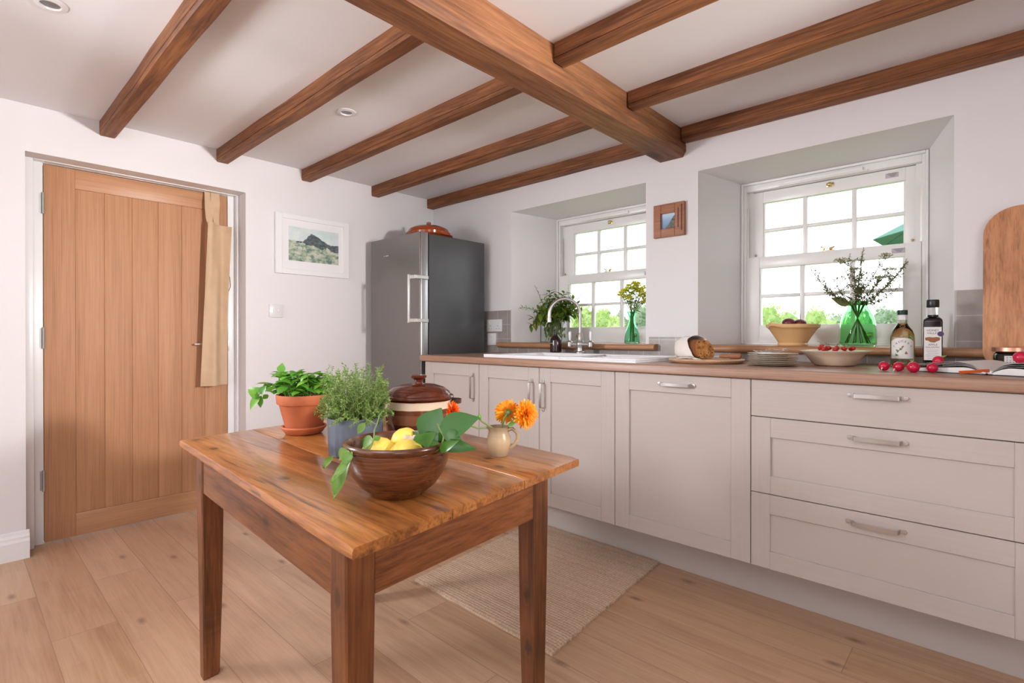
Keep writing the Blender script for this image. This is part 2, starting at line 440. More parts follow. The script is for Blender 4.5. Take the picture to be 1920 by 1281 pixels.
def _rug():
    n = N('jute_weave'); v = n.tc()
    w1 = n.n('TexWave', wave_type='BANDS', bands_direction='Y', Scale=22, Distortion=1.2, Detail=2); n.l(v, w1.inputs['Vector'])
    w2 = n.n('TexWave', wave_type='BANDS', bands_direction='X', Scale=26, Distortion=1.5, Detail=2); n.l(v, w2.inputs['Vector'])
    h = n.math('ADD', n.math('MULTIPLY', w1.outputs[1], .7), n.math('MULTIPLY', w2.outputs[1], .5))
    st = n.noise(n.tc(scale=(.6, 22, 1)), 1.7, 3)
    c = n.ramp(st, [(.3, (.62,.42,.29)), (.5, (.80,.60,.44)), (.7, (.88,.70,.55))])
    c = n.mix(.5, c, n.ramp(n.noise(v, 130, 3), [(.3, (.46,.29,.18)), (.7, (.86,.70,.54))]))
    c = n.mix(n.math('MULTIPLY', n.math('SUBTRACT', 1.15, h), .32), c, (.30,.18,.105))
    n.col(c); n.bump(h, .5, .004); return n.set(Roughness=.95)
M['rug'] = _rug()
def _tile():
    n = N('grey_taupe_tile'); v = n.tc()
    br = n.n('TexBrick', offset=0.0)
    for k, x in (('Scale', 1), ('Mortar Size', .0016), ('Brick Width', .1), ('Row Height', .1035)): br.inputs[k].default_value = x
    br.inputs['Color1'].default_value = (.33,.285,.26,1); br.inputs['Color2'].default_value = (.39,.34,.315,1); br.inputs['Mortar'].default_value = (.62,.59,.56,1)
    mp = n.tc(rot=(PI/2, 0, 0), loc=(.035, .0, 0)); n.l(mp, br.inputs['Vector'])
    c = n.mix(.25, br.outputs[0], n.ramp(n.noise(v, 22, 4), [(.3, (.25,.215,.20)), (.7, (.44,.40,.38))]))
    n.col(c); n.bump(br.outputs['Fac'], -.3, .002); return n.set(Roughness=.25)
M['tile'] = _tile()
def _art():        # watercolour: pale sky, dark hill, green and ochre field
    n = N('watercolour_landscape'); t = n.n('TexCoord'); sp = n.n('SeparateXYZ'); n.l(t.outputs['Generated'], sp.inputs[0])
    v = n.tc('Generated', scale=(1,1,1))
    y, z = sp.outputs[1], sp.outputs[2]
    nz = n.noise(v, 7, 6, .7)
    sky = n.ramp(n.noise(v, 4, 3), [(.3, (.55,.68,.70)), (.7, (.74,.80,.79))])
    field = n.ramp(nz, [(.32, (.05,.11,.12)), (.42, (.17,.27,.22)), (.5, (.33,.42,.30)), (.57, (.58,.60,.50)), (.64, (.62,.56,.50)), (.72, (.22,.34,.38))])
    hill = n.ramp(n.noise(v, 14, 4), [(.3, (.035,.05,.065)), (.7, (.14,.18,.19))])
    dl = n.math('MAXIMUM', n.math('SUBTRACT', .44, y), 0); drr = n.math('MAXIMUM', n.math('SUBTRACT', y, .44), 0)
    prof = n.math('SUBTRACT', n.math('SUBTRACT', .87, n.math('MULTIPLY', dl, 1.75)), n.math('MULTIPLY', drr, .78))
    prof = n.math('MAXIMUM', prof, .585)
    prof = n.math('ADD', prof, n.math('MULTIPLY', n.noise(v, 11, 4), .10))
    hm = n.math('GREATER_THAN', prof, n.math('ADD', z, .05))
    fl = n.math('GREATER_THAN', n.math('ADD', n.math('SUBTRACT', .60, n.math('MULTIPLY', y, .22)), n.math('MULTIPLY', n.math('SUBTRACT', nz, .5), .55)), z)
    c = n.mix(hm, sky, hill); c = n.mix(fl, c, field)
    n.col(c); return n.set(Roughness=.6)
M['art'] = _art()
def _art2():
    n = N('coast_print'); t = n.n('TexCoord'); sp = n.n('SeparateXYZ'); n.l(t.outputs['Generated'], sp.inputs[0])
    v = n.tc('Generated'); x, z = sp.outputs[0], sp.outputs[2]
    sea = n.ramp(z, [(.1, (.16,.27,.46)), (.55, (.25,.42,.62)), (.9, (.50,.66,.80))])
    rock = n.ramp(n.noise(v, 8, 4), [(.35, (.03,.035,.05)), (.5, (.14,.12,.09)), (.7, (.10,.17,.10))])
    e = n.math('ADD', n.math('MULTIPLY', n.math('SUBTRACT', x, .35), 1.25), n.math('MULTIPLY', n.noise(v, 5, 3), .25))
    n.col(n.mix(n.math('GREATER_THAN', e, z), sea, rock)); return n.set(Roughness=.4)
M['art2'] = _art2()
M['wframe'] = wood('cherry_frame', (.28,.095,.04), (.36,.13,.055), (.44,.18,.08), 'X', 14, 8, .4, .3)
M['darkred'] = plain('dark_red_inlay', (.10,.015,.006), .5)
# ------------------------------------------------------------------ room shell
H = 2.222
struct('floor', B().box(-.2, 5.5, -4.9, 0, -.06, 0), M['floor'])
struct('ceiling', B().box(-.3, 5.5, -4.9, .5, H, H+.08), M['ceil'])

# window wall: y 0 inside, y .45 outside, two splayed openings (x0,x1,top at y=0; inner x0,x1,top)
WIN = [(.897, 1.976, 1.985, 1.047, 1.905, 1.961), (2.290, 3.358, 1.985, 2.400, 3.252, 1.961)]
ZS = 1.0
b = B()
def cellwall(xs, zs, y, holes, flip=False):
    for i in range(len(xs)-1):
        for k in range(len(zs)-1):
            cx, cz = (xs[i]+xs[i+1])/2, (zs[k]+zs[k+1])/2
            if any(h[0] < cx < h[1] and ZS < cz < h[2] for h in holes): continue
            b.quad((xs[i],y,zs[k]), (xs[i+1],y,zs[k]), (xs[i+1],y,zs[k+1]), (xs[i],y,zs[k+1]))
cellwall([-.3, .897, 1.976, 2.29, 3.358, 5.5], [0, ZS, 1.985, H], 0, [w[:3] for w in WIN])
cellwall([-.3, 1.047, 1.905, 2.4, 3.252, 5.5], [0, ZS, 1.961, H], .45, [w[3:] for w in WIN])
for a0, a1, at_, c0, c1, ct in WIN:
    q = .43
    f = [(a0,0,ZS), (a1,0,ZS), (a1,0,at_), (a0,0,at_)]
    g = [(c0,q,ZS), (c1,q,ZS), (c1,q,ct), (c0,q,ct)]
    h = [(c0,.45,ZS), (c1,.45,ZS), (c1,.45,ct), (c0,.45,ct)]
    # the splay ends at the frame plane y=.35
    g = [(c0,.35,ZS), (c1,.35,ZS), (c1,.35,ct), (c0,.35,ct)]
    for i in range(4):
        j = (i+1) % 4
        b.quad(f[i], f[j], g[j], g[i]); b.quad(g[i], g[j], h[j], h[i])
b.quad((-.3,0,0), (-.3,.45,0), (-.3,.45,H), (-.3,0,H)); b.quad((5.5,0,0), (5.5,.45,0), (5.5,.45,H), (5.5,0,H))
struct('wall_window', b, M['wall'])

# left wall with the door recess
DY0, DY1, DZ = -2.53, -1.506, 1.992
b = B()
for y0, y1, z0, z1 in ((-4.9, DY0, 0, H), (DY1, -.001, 0, H), (DY0, DY1, DZ, H)):
    b.box(-.24, 0, y0, y1, z0, z1)
struct('wall_left', b, M['wall'])
struct('wall_right', B().box(5.4, 5.5, -4.9, -.001, 0, H), M['wall'])
struct('wall_back', B().box(.001, 5.399, -4.9, -4.8, 0, H), M['wall'])
b = B()
pr = [(0,0), (.022,0), (.022,.085), (.017,.098), (.017,.108), (.010,.118), (.007,.132), (0,.135)]
b.loft([[(x, y, z) for x, z in pr] for y in (-4.79, DY0+.012)])
struct('baseboard_left', b, M['trimw'])
b = B()
b.loft([[(x, y, z) for x, z in pr] for y in (DY1, -.70)])
struct('baseboard_left', b, M['trimw'])

# door
M['hinge'] = plain('dull_steel_hinge', (.42, .41, .40), .5, .8)
dr = bpy.data.objects.new('door_1', None); C.objects.link(dr); dr.location = (-.145, -2.007, 0); dr['kind'] = 'structure'
b = B()
FX = -.149
b.box(-.235, FX, DY0+.001, -2.452, 0, DZ-.001, .002); b.box(-.235, FX, -1.562, DY1-.0, 0, DZ-.001, .002)
b.box(-.235, FX, -2.452, -1.562, 1.985, DZ-.001, .001)
b.box(FX, FX+.045, DY0+.001, -2.492, 0, DZ-.001, .002); b.box(FX, FX+.045, -1.522, DY1, 0, DZ-.001, .002); b.box(FX, FX+.045, -2.492, -1.522, 1.9865, DZ-.001, .0015)
obj('door_frame', b, M['trimw'], dr, 35)
b = B()
X0, X1 = -.189, -.147
L0, L1, T0, T1 = -2.449, -1.568, .006, 1.980
gz0, gz1 = .128, 1.876
ys = [-2.322, -2.196, -2.069, -1.942, -1.821, -1.695]
b.box(X0, X1, L0, ys[0], T0, T1, .0015); b.box(X0, X1, ys[-1], L1, T0, T1, .0015)
for a, c in zip(ys, ys[1:]): b.box(X0, X1-.0025, a, c, gz0, gz1, .003)
b.mi = 1
b.box(X0, X1, ys[0], ys[-1], gz1, T1, .0015); b.box(X0, X1, ys[0], ys[-1], T0, gz0, .0015)
dl = obj('door_leaf', b, [M['door'], M['doorh']], dr, 35)
for zc in (1.775, 1.074, .33):
    b = B(); b.tube([(-.142, -2.4515, zc-.055), (-.142, -2.4515, zc+.055)], .0065, 10)
    for k in (-.018, .018): b.tube([(-.141, -2.4515, zc+k-.0006), (-.141, -2.4515, zc+k+.0006)], .0062, 10)
    b.box(-.1485, -.1472, -2.466, -2.4525, zc-.05, zc+.05)
    obj('hinge', b, M['hinge'], dl)
b = B(); Mx = Matrix.Rotation(PI/2, 3, 'Y')
b.lathe([(0,0), (.026,0), (.026,.007), (.021,.009), (0,.009)], (X1, -1.635, 1.035), 24, Mx)
b.tube([(X1+.005,-1.635,1.035), (X1+.026,-1.635,1.035), (X1+.032,-1.645,1.035), (X1+.032,-1.70,1.034), (X1+.031,-1.762,1.032)], [.008,.008,.008,.007,.006], 10)
obj('door_handle', b, M['steel'], dl)
b = B(); b.box(-.1488, -.1472, -1.5615, -1.553, .99, 1.075, .0005); obj('strike_plate', b, M['steel'], dr)

# windows
def window(idx, fx0, fx1, vmx, up_r, lo_r):
    root = bpy.data.objects.new('window_%d' % idx, None); C.objects.link(root); root.location = ((fx0+fx1)/2, .40, ZS); root['kind'] = 'structure'
    ft = 1.9605; y0, y1 = .352, .449
    b = B()
    b.box(fx0, fx0+.026, y0, y1, ZS, ft, .002); b.box(fx1-.026, fx1, y0, y1, ZS, ft, .002)
    b.box(fx0+.026, fx1-.026, y0, y1, 1.912, ft, .002); b.box(fx0+.026, fx1-.026, y0-.012, y1, ZS, 1.047, .002)
    b.box(fx0, fx0+.012, y0-.014, y0, 1.04, ft, .003); b.box(fx1-.012, fx1, y0-.014, y0, 1.04, ft, .003); b.box(fx0+.012, fx1-.012, y0-.014, y0, ft-.014, ft, .003)
    b.box(fx0+.026, up_r[0]+.004, .3885, y1, 1.047, 1.912); b.box(up_r[1]-.004, fx1-.026, .3885, y1, 1.047, 1.912)
    obj('window_frame', b, M['upvc'], root)
    b = B()                             # balance channel beside the upper sash
    b.box(fx0+.0262, fx0+.034, .366, .372, 1.535, 1.82); b.box(fx1-.034, fx1-.0262, .366, .372, 1.535, 1.82)
    obj('balance_rail', b, M['steel'], root)
    def sash(name, x0, x1, z0, z1, gx0, gx1, gz0, gz1, vm, hm, ya, yb):
        b = B()
        b.box(x0, gx0, ya, yb, z0, z1, .002); b.box(gx1, x1, ya, yb, z0, z1, .002)
        b.box(gx0, gx1, ya, yb, gz1, z1, .002); b.box(gx0, gx1, ya, yb, z0, gz0, .002)
        for s_ in (0, 1):
            e = [(gx0, gx0+.008), (gx1-.008, gx1)][s_]; b.box(e[0], e[1], ya+.008, yb-.005, gz0, gz1)
        ym = (ya+yb)/2
        for x in vm: b.box(x-.011, x+.011, ya+.006, yb-.004, gz0, gz1, .003)
        xs = [gx0]+[q for x in vm for q in (x-.011, x+.011)]+[gx1]
        for k in range(0, len(xs), 2): b.box(xs[k], xs[k+1], ya+.006, yb-.004, hm-.009, hm+.009, .003)
        s = obj(name, b, M['upvc'], root)
        b = B(); b.box(gx0, gx1, ym-.002, ym+.002, gz0, gz1); obj('pane', b, M['pane'], s)
        return s
    lx0, lx1, lg0, lg1, lv = lo_r; ux0, ux1, ug0, ug1, uv = up_r
    lo = sash('lower_sash', lx0, lx1, 1.0475, 1.532, lg0, lg1, 1.146, 1.468, lv, 1.310, .350, .386)
    us = sash('upper_sash', ux0, ux1, 1.478, 1.909, ug0, ug1, 1.535, 1.845, uv, 1.687, .390, .426)
    xc = (lx0+lx1)/2
    def lock(x, z, par):
        b = B(); b.box(x-.028, x+.028, .354, .380, z, z+.004, .001)
        b.tube([(x-.02,.366,z+.004), (x-.018,.366,z+.016), (x-.034,.364,z+.026)], [.005,.004,.0035], 8)
        b.sphere((x+.012,.366,z+.012), .009, 2); b.tube([(x+.012,.366,z+.014), (x+.03,.362,z+.02)], .004, 8)
        obj('sash_lock', b, M['brass'], par)
    lock(xc+.01, 1.532, lo)
    b = B(); b.box(xc-.004, xc+.03, .384, .390, 1.895-.022, 1.895, .002); b.sphere((xc+.013,.378,1.884), .013, 2); obj('sash_catch', b, M['brass'], us)
    for xx in (ux0+.016, ux1-.016):
        b = B(); b.sphere((xx, .386, 1.548), .007, 2); b.tube([(xx,.386,1.548), (xx,.392,1.548)], .005, 8); obj('tilt_knob', b, M['brass'], us)
    for xx in ((xc-.22, xc+.24) if idx == 1 else (xc+.195,)):
        b = B(); b.box(xx-.022, xx+.022, .344, .350, 1.095, 1.101, .001); b.box(xx-.018, xx+.018, .338, .350, 1.080, 1.095, .003)
        b.tube([(xx-.012,.348,1.09), (xx-.012,.325,1.082), (xx+.012,.325,1.082), (xx+.012,.348,1.09)], .006, 8)
        b.tube([(xx,.325,1.082), (xx,.322,1.066)], [.011,.006], 10); obj('sash_lift', b, M['brass'], lo)
    def sticker(xa, xb, za, zb, y, par):
        b = B(); b.box(xa, xb, y-.0006, y, za, zb); st = obj('sticker', b, M['sticker'], par)
        b = B()
        for k in range(3): b.box(xa+.008+.006*k, xb-.006-.004*k, y-.0010, y-.0006, zb-.006-.006*k, zb-.004-.006*k)
        obj('sticker_print', b, M['ink'], st)
    sticker(lx1-.115, lx1-.062, 1.487, 1.511, .350, lo)
    if idx == 2:
        sticker(ux1-.125, ux1-.072, 1.868, 1.892, .390, us)
        b = B(); b.box(2.62, 2.992, .336, .352, 1.918, 1.937, .004); b.box(2.60, 3.012, .340, .352, 1.912, 1.920, .002); obj('trickle_vent', b, M['upvc'], root)
    else:
        b = B(); b.box(1.28, 1.66, .338, .352, 1.914, 1.932, .004); obj('trickle_vent', b, M['upvc'], root)
    return root
M['sticker'] = plain('grey_sticker', (.50, .45, .48), .5, var=.02)
window(1, 1.047, 1.905, None, (1.080, 1.872, 1.172, 1.815, (1.385, 1.602)), (1.062, 1.892, 1.148, 1.812, (1.363, 1.597)))
window(2, 2.400, 3.252, None, (2.451, 3.204, 2.505, 3.159, (2.718, 2.946)), (2.427, 3.225, 2.498, 3.161, (2.714, 2.945)))

# sill boards
def sill(name, x0, x1, a0, a1, c0, c1):
    b = B(); y = -.055; r = .012
    # front nosing
    n = 10; rings = []
    for k in range(n+1):
        x = x0+(x1-x0)*k/n
        w = .0015*math.sin(k*2.3+x0)
        sec = []
        for j in range(7):
            a = PI/2+PI*j/6
            sec.append((x, y+.0185+.0185*math.cos(a)+w, 1.0185+.0185*math.sin(a)))
        rings.append(sec+[(x, -.0005, 1.0), (x, -.0005, 1.037)])
    b.loft(rings)
    # board running back between the splayed reveals
    b.hexa([(a0,-.0005,1.0005), (a1,-.0005,1.0005), (c1-.001,.337,1.0005), (c0+.001,.337,1.0005), (a0,-.0005,1.037), (a1,-.0005,1.037), (c1-.001,.337,1.037), (c0+.001,.337,1.037)])
    o = obj(name, b, M['sill'], None, 40, ((x0+x1)/2, 0, 1.0)); o['kind'] = 'structure'; return o
sill('trim_1', .80, 2.055, .898, 1.975, 1.047, 1.905)
sill('trim_2', 2.24, 3.452, 2.291, 3.357, 2.40, 3.252)

# tiled splashback
b = B()
y = -.008
def tb(x0, x1, z0, z1): b.box(x0, x1, y, -.0005, z0, z1, .001, 1)
tb(.60, .893, .9605, 1.272); tb(.893, 2.0, .9605, .9995); tb(2.0, 2.286, .9605, 1.078); tb(2.286, 3.362, .9605, .9995); tb(3.362, 4.4, .9605, 1.270)
o = obj('trim_3', b, M['tile'], None, 0, (2.5, 0, .96)); o['kind'] = 'structure'

# ------------------------------------------------------------------ beams
random.seed(4)
def beam_x(name, x0, x1, yc, label, w=.07, z0=2.1455, grp=None):
    b = B(); n = max(6, int((x1-x0)/.09)); top = H-.0005
    h = w/2
    sec = [(-h+.006, 0), (h-.006, 0), (h, .006), (h, .013), (h-.003, .0135), (h-.003, .0165), (h, .017), (h, top-z0), (-h, top-z0), (-h, .017), (-h+.003, .0165), (-h+.003, .0135), (-h, .013), (-h, .006)]
    rings = []; sd = yc*13.7+x0
    for k in range(n+1):
        x = x0+(x1-x0)*k/n
        d = .004*noise.noise(V((x*2.3, sd, 0))); e = .004*noise.noise(V((x*2.7, sd, 5))); s = 1+.05*noise.noise(V((x*3, sd, 9)))
        rings.append([(x, yc+q*s+d, z0+p+(e+.002 if p < .02 else 0)) for q, p in sec])
    b.loft(rings)
    o = obj(name, b, M['beam'], None, 25, ((x0+x1)/2, yc, z0)); tag(o, label, 'beam', grp); return o
YB = [-2.205, -1.640, -1.108, -.565, -.034]
LB = ['slim oak ceiling beam above the door, leftmost in the photo', 'slim oak ceiling beam ending just right of the door, second from the left', 'slim oak ceiling beam running out above the white framed landscape picture',
      'slim oak ceiling beam ending over the left edge of the fridge', 'slim oak ceiling beam tight along the window wall above the fridge and small window']
MX0, MX1 = 2.058, 2.222
for yc, lb in zip(YB, LB): beam_x('ceiling_beam', .001, MX0-.004, yc, lb)
RB = {-1.108: ('slim oak ceiling beam right of the thick cross beam, nearest the room middle', -1.152), -.565: ('slim oak ceiling beam right of the thick cross beam, middle of three', -.600), -.034: ('slim oak ceiling beam tight along the wall above the large window', -.036)}
for yc, (lb, yy) in RB.items(): beam_x('ceiling_beam', MX1+.006, 5.399, yy, lb, .07, 2.1455)
b = B(); n = 60; rings = []
for k in range(n+1):
    yv = -4.799+(4.799-.001)*k/n
    d = .005*noise.noise(V((yv*1.6, 3, 0))); e = .004*noise.noise(V((yv*2.1, 8, 0)))
    x0, x1, z = MX0+d*.6, MX1+d*.5, 2.080+e*.6
    rings.append([(x0+.010, yv, z), (x1-.018, yv, z), (x1, yv, z+.028), (x1, yv, z+.062+e), (x1-.002, yv, z+.066+e), (x1-.001, yv, H-.0005), (x0, yv, H-.0005), (x0, yv, z+.010)])
b.loft(rings)
o = obj('cross_beam', b, M['beamy'], None, 25, (2.14, -2.4, 2.08)); tag(o, 'thick oak cross beam running from the window wall towards the viewer', 'beam')

# recessed downlights
def downlight(x, y, label):
    t = thing('ceiling_light', label, 'light', (x, y, H), 'recessed downlights')
    b = B(); b.lathe([(.028,-.001), (.030,-.007), (.046,-.004), (.048,0), (.030,0), (.028,-.001)], (x, y, H), 32); obj('bezel', b, M['socket'], t)
    b = B(); b.lathe([(0,-.0012), (.014,-.0016), (.027,-.0012)], (x, y, H), 24); obj('bulb', b, M['lamp'], t)
downlight(1.113, -2.545, 'round white recessed downlight at the top left, above the door side')
downlight(1.066, -1.409, 'round white recessed downlight between the beams above the landscape picture')
# ------------------------------------------------------------------ kitchen units
FD = -.682
def handle(c, along, par, L=.16):      # flat bow handle centred at c on a front facing -y
    c = V(c); a = V(along); out = V((0,-1,0)); h = L/2
    prof = [(-h-.002,.0018), (-h+.013,.0018), (-h+.0145,.004), (-h+.0165,.022), (-h+.0185,.0265), (-h+.023,.028)]
    pts = prof+[(-x, y) for x, y in prof[::-1]]
    path = [c+a*x+out*y for x, y in pts]
    b = B(); b.ribbon(path, a.cross(out), .013, .0035)
    for s in (-1, 1):
        e = c+a*(s*(h-.002)); 
        b.lathe([(0,.0045), (.0070,.0038), (.0078,0)], e, 14, Matrix.Rotation(PI/2, 3, 'X'))
    return obj('handle', b, M['chrome'], par, 30)
def shaker(name, x0, x1, z0, z1, par, st=.073, rt=.073, rb=.066, grain=True):
    b = B(); y0, y1 = FD, FD+.020
    b.mi = 1
    b.box(x0, x0+st, y0, y1, z0, z1, .0015, 1); b.box(x1-st, x1, y0, y1, z0, z1, .0015, 1)
    b.mi = 0
    b.box(x0+st, x1-st, y0, y1, z1-rt, z1, .0012, 1); b.box(x0+st, x1-st, y0, y1, z0, z0+rb, .0012, 1)
    b.mi = 2
    b.box(x0+st-.002, x1-st+.002, y0+.009, y1-.002, z0+rb-.002, z1-rt+.002)
    return obj(name, b, [M['cabh'], M['cabv'], M['cab']], par, 30)
Z0, Z1 = .206, .9185
def unit(name, label, x0, x1, cat='cabinet'):
    t = thing(name, label, cat, ((x0+x1)/2, -.36, .15), 'fitted kitchen units')
    b = B(); b.box(x0+.001, x1-.001, FD+.0215, -.03, .200, .921); obj('carcass', b, M['carc'], t, 0)
    return t
g = .0015
t = unit('base_cabinet', 'narrow greige base cabinet with one shaker door, beside the fridge', .766, 1.273)
d = shaker('door', .766+g, 1.273-g, Z0, Z1, t, .082); handle((1.228, FD, .781), (0,0,1), d)
t = unit('sink_cabinet', 'greige double door cabinet under the white sink', 1.273, 2.188)
d = shaker('door', 1.273+g, 1.7305-g, Z0, Z1, t); handle((1.683, FD, .776), (0,0,1), d)
d = shaker('door', 1.7305+g, 2.188-g, Z0, Z1, t); handle((1.760, FD, .776), (0,0,1), d)
t = unit('dishwasher', 'integrated dishwasher with a wide greige shaker front and horizontal handle', 2.188, 2.7925, 'dishwasher')
d = shaker('door', 2.188+g, 2.7925-g, Z0, Z1, t, .0735, .0775, .066); handle((2.490, FD, .878), (1,0,0), d)
t = unit('drawer_unit', 'wide greige unit of three stacked drawers at the right edge', 2.7925, 3.5965, 'drawers')
b = B(); b.box(2.7925+g, 3.5965-g, FD, FD+.02, .7795, Z1, .0015, 1); d = obj('drawer', b, M['cabh'], t, 30); handle((3.195, FD, .8835), (1,0,0), d)
d = shaker('drawer', 2.7925+g, 3.5965-g, .4895, .7765, t, .070, .0735, .068); handle((3.195, FD, .7385), (1,0,0), d)
d = shaker('drawer', 2.7925+g, 3.5965-g, Z0, .4865, t, .068, .0725, .066); handle((3.191, FD, .450), (1,0,0), d)
b = B(); b.box(.77, 3.5965, -.475, -.457, 0, .1995, .001, 1); b.box(.77, .788, -.457, -.05, 0, .1995)
tag(obj('plinth', b, M['cab'], None, 30, (2.4, -.466, 0)), 'long greige plinth board under the kitchen units', 'plinth')
b = B()
ys = [(-.7017+.004, .9217), (-.7017, .926), (-.7017, .9515), (-.6995, .957), (-.6945, .96), (-.0005-.009, .96), (-.0095, .9217)]
ys = ys[:5]+[(-.6002, .96), (-.6002, .9217)]
b.loft([[(x, y, z) for y, z in ys] for x in (.736, 4.25)])
b.box(.736, 1.3598, -.6, -.0095, .9217, .96); b.box(1.8302, 4.25, -.6, -.0095, .9217, .96); b.box(1.36, 1.83, -.1998, -.0095, .9217, .96)
wt_ = obj('worktop', b, M['top'], None, 30, (2.4, -.35, .92)); b = B(); b.box(4.20, 4.22, -.66, -.0095, .0005, .9216); obj('end_panel', b, M['cab'], wt_, 0)
tag(wt_, 'long brown wood effect worktop over the greige units', 'worktop')

# sockets and switch
def plate(name, label, cat, loc, parts):
    return thing(name, label, cat, loc)
def sock(label, x0, x1, z0, z1, double):
    t = thing('wall_socket' if double else 'fused_switch', label, 'socket', ((x0+x1)/2, -.0085, (z0+z1)/2))
    b = B(); b.box(x0, x1, -.020, -.0085, z0, z1, .003); p = obj('face_plate', b, M['socket'], t)
    n = 2 if double else 1
    for k in range(n):
        cx = x0+(x1-x0)*(k+.5)/n
        b = B(); b.box(cx-.008+.012*(1 if k else -1)*(n-1), cx+.008+.012*(1 if k else -1)*(n-1), -.0235, -.020, z1-.030, z1-.010, .002); obj('rocker', b, M['socket'], t)
        if double:
            b = B(); b.box(cx-.004, cx+.004, -.0206, -.0200, z0+.042, z0+.046)
            for s in (-1, 1): b.box(cx+s*.013-.003, cx+s*.013+.003, -.0206, -.0200, z0+.020, z0+.023)
            obj('pin_holes', b, M['black'], t)
sock('white double plug socket on the grey tiles left of the small window', .660, .817, 1.115, 1.206, True)
sock('small white switched outlet on the grey tiles under the double socket', .666, .757, 1.014, 1.104, False)
t = thing('light_switch', 'white double light switch on the wall between the door and fridge', 'switch', (.004, -1.318, 1.25))
b = B(); b.box(.0005, .010, -1.363, -1.273, 1.206, 1.294, .003); obj('face_plate', b, M['socket'], t)
for yy in (-1.332, -1.304):
    b = B(); b.box(.010, .0135, yy-.007, yy+.007, 1.240, 1.262, .002); obj('rocker', b, M['socket'], t)

# pictures
t = thing('framed_picture', 'white framed watercolour of a dark hill on the left wall', 'picture', (.012, -1.063, 1.70))
b = B(); y0, y1, z0, z1 = -1.327, -.799, 1.50, 1.902
for a in ((y0, y0+.042, z0, z1), (y1-.042, y1, z0, z1), (y0+.042, y1-.042, z1-.034, z1), (y0+.042, y1-.042, z0, z0+.034)): b.box(.001, .024, *a, .002, 1)
obj('frame', b, M['trimw'], t)
b = B(); b.box(.003, .013, y0+.042, y1-.042, z0+.034, z1-.034); mo = obj('mount', b, M['mount'], t)
b = B(); b.box(.013, .0136, -1.238, -.878, 1.592, 1.822); obj('painting', b, M['art'], mo, 0)
t = thing('framed_print', 'small square wooden frame with a coast print between the windows', 'picture', (2.13, -.012, 1.735))
b = B(); x0, x1, z0, z1 = 2.037, 2.222, 1.645, 1.832
for a in ((x0, 2.083, z0, z1), (2.166, x1, z0, z1)): b.box(a[0], a[1], -.024, -.001, a[2], a[3], .002, 1)
b.box(2.083, 2.166, -.024, -.001, z0, 1.692, .002, 1); b.box(2.083, 2.166, -.024, -.001, 1.778, z1, .002, 1)
fr = obj('frame', b, M['wframe'], t)
b = B(); b.box(2.083, 2.166, -.012, -.003, 1.692, 1.778); obj('print', b, M['art2'], t, 0)
for a in ((2.0790, 2.0828, 1.690, 1.780), (2.183, 2.190, 1.690, 1.800), (2.203, 2.211, 1.672, 1.818)):
    b = B(); b.box(a[0], a[1], -.0246, -.024, a[2], a[3]); obj('inlay', b, M['darkred'], fr)

# ------------------------------------------------------------------ fridge
t = thing('refrigerator', 'tall dark grey fridge with steel door in the corner', 'fridge', (.385, -.33, 0))
b = B(); b.box(.088, .680, -.578, -.06, .03, 1.775, .004, 1)
for x in (.12, .64):
    for yy in (-.54, -.1): b.tube([(x, yy, 0), (x, yy, .035)], .02, 10)
obj('body', b, M['fridge_s'], t)
b = B(); b.box(.09, .672, -.588, -.577, .06, 1.76); obj('door_seal', b, M['black'], t)
b = B(); b.mi = 1; b.box(.082, .680, -.648, -.588, .06, 1.783, .006); b.mi = 0
b.box(.084, .673, -.655, -.647, .062, 1.781, .003, 1)
dd = obj('door', b, [M['fridge_f'], M['fridge_e']], t)
b = B()
for z in (1.475, 1.187):
    b.box(.630, .690, -.706, -.690, z-.012, z+.012, .002, 1); b.box(.681, .690, -.690, -.592, z-.012, z+.012, .002, 1)
b.box(.626, .640, -.722, -.706, 1.170, 1.492, .003); b.box(.626,.640,-.707,-.690,1.463,1.487); b.box(.626,.640,-.707,-.690,1.175,1.199)
obj('handle', b, M['steel'], dd)
b = B(); b.box(.255, .262, -.6556, -.655, 1.652, 1.659, .0002, 1); b.box(.275, .31, -.6556, -.655, 1.653, 1.658); obj('badge', b, M['ceramic'], dd, 0)

# lidded dish on the fridge
t = thing('casserole_dish', 'round glazed terracotta lidded dish on top of the fridge', 'dish', (.40, -.365, 1.7755))
c = (.40, -.365, 1.7755)
b = B(); b.lathe([(0,0), (.125,0), (.155,.030), (.176,.040), (.178,.046), (.172,.048), (.150,.044), (.14,.04), (0,.01)], c, 48)
for s in (-1, 1): b.box(c[0]+s*.172-.02, c[0]+s*.172+.02, c[1]-.03, c[1]+.03, c[2]+.034, c[2]+.046, .004)
obj('base', b, M['glazed'], t)
b = B(); b.lathe([(.150,.046), (.158,.050), (.160,.066), (.150,.078), (.147,.088), (.142,.094), (.137,.096), (.110,.110), (.06,.119), (0,.121)], c, 48); l = obj('lid', b, M['glazed'], t)
b = B(); b.lathe([(.013,.119), (.012,.128), (.016,.135), (.017,.145), (.012,.150), (0,.151)], c, 20); obj('knob', b, M['glazed'], l)

# ------------------------------------------------------------------ sink and tap
t = thing('sink', 'white ceramic inset sink with a drainer in the worktop', 'sink', (1.77, -.37, .96))
b = B(); z0, z1 = .9603, .978; X0, X1, Y0, Y1 = 1.272, 2.272, -.642, -.085
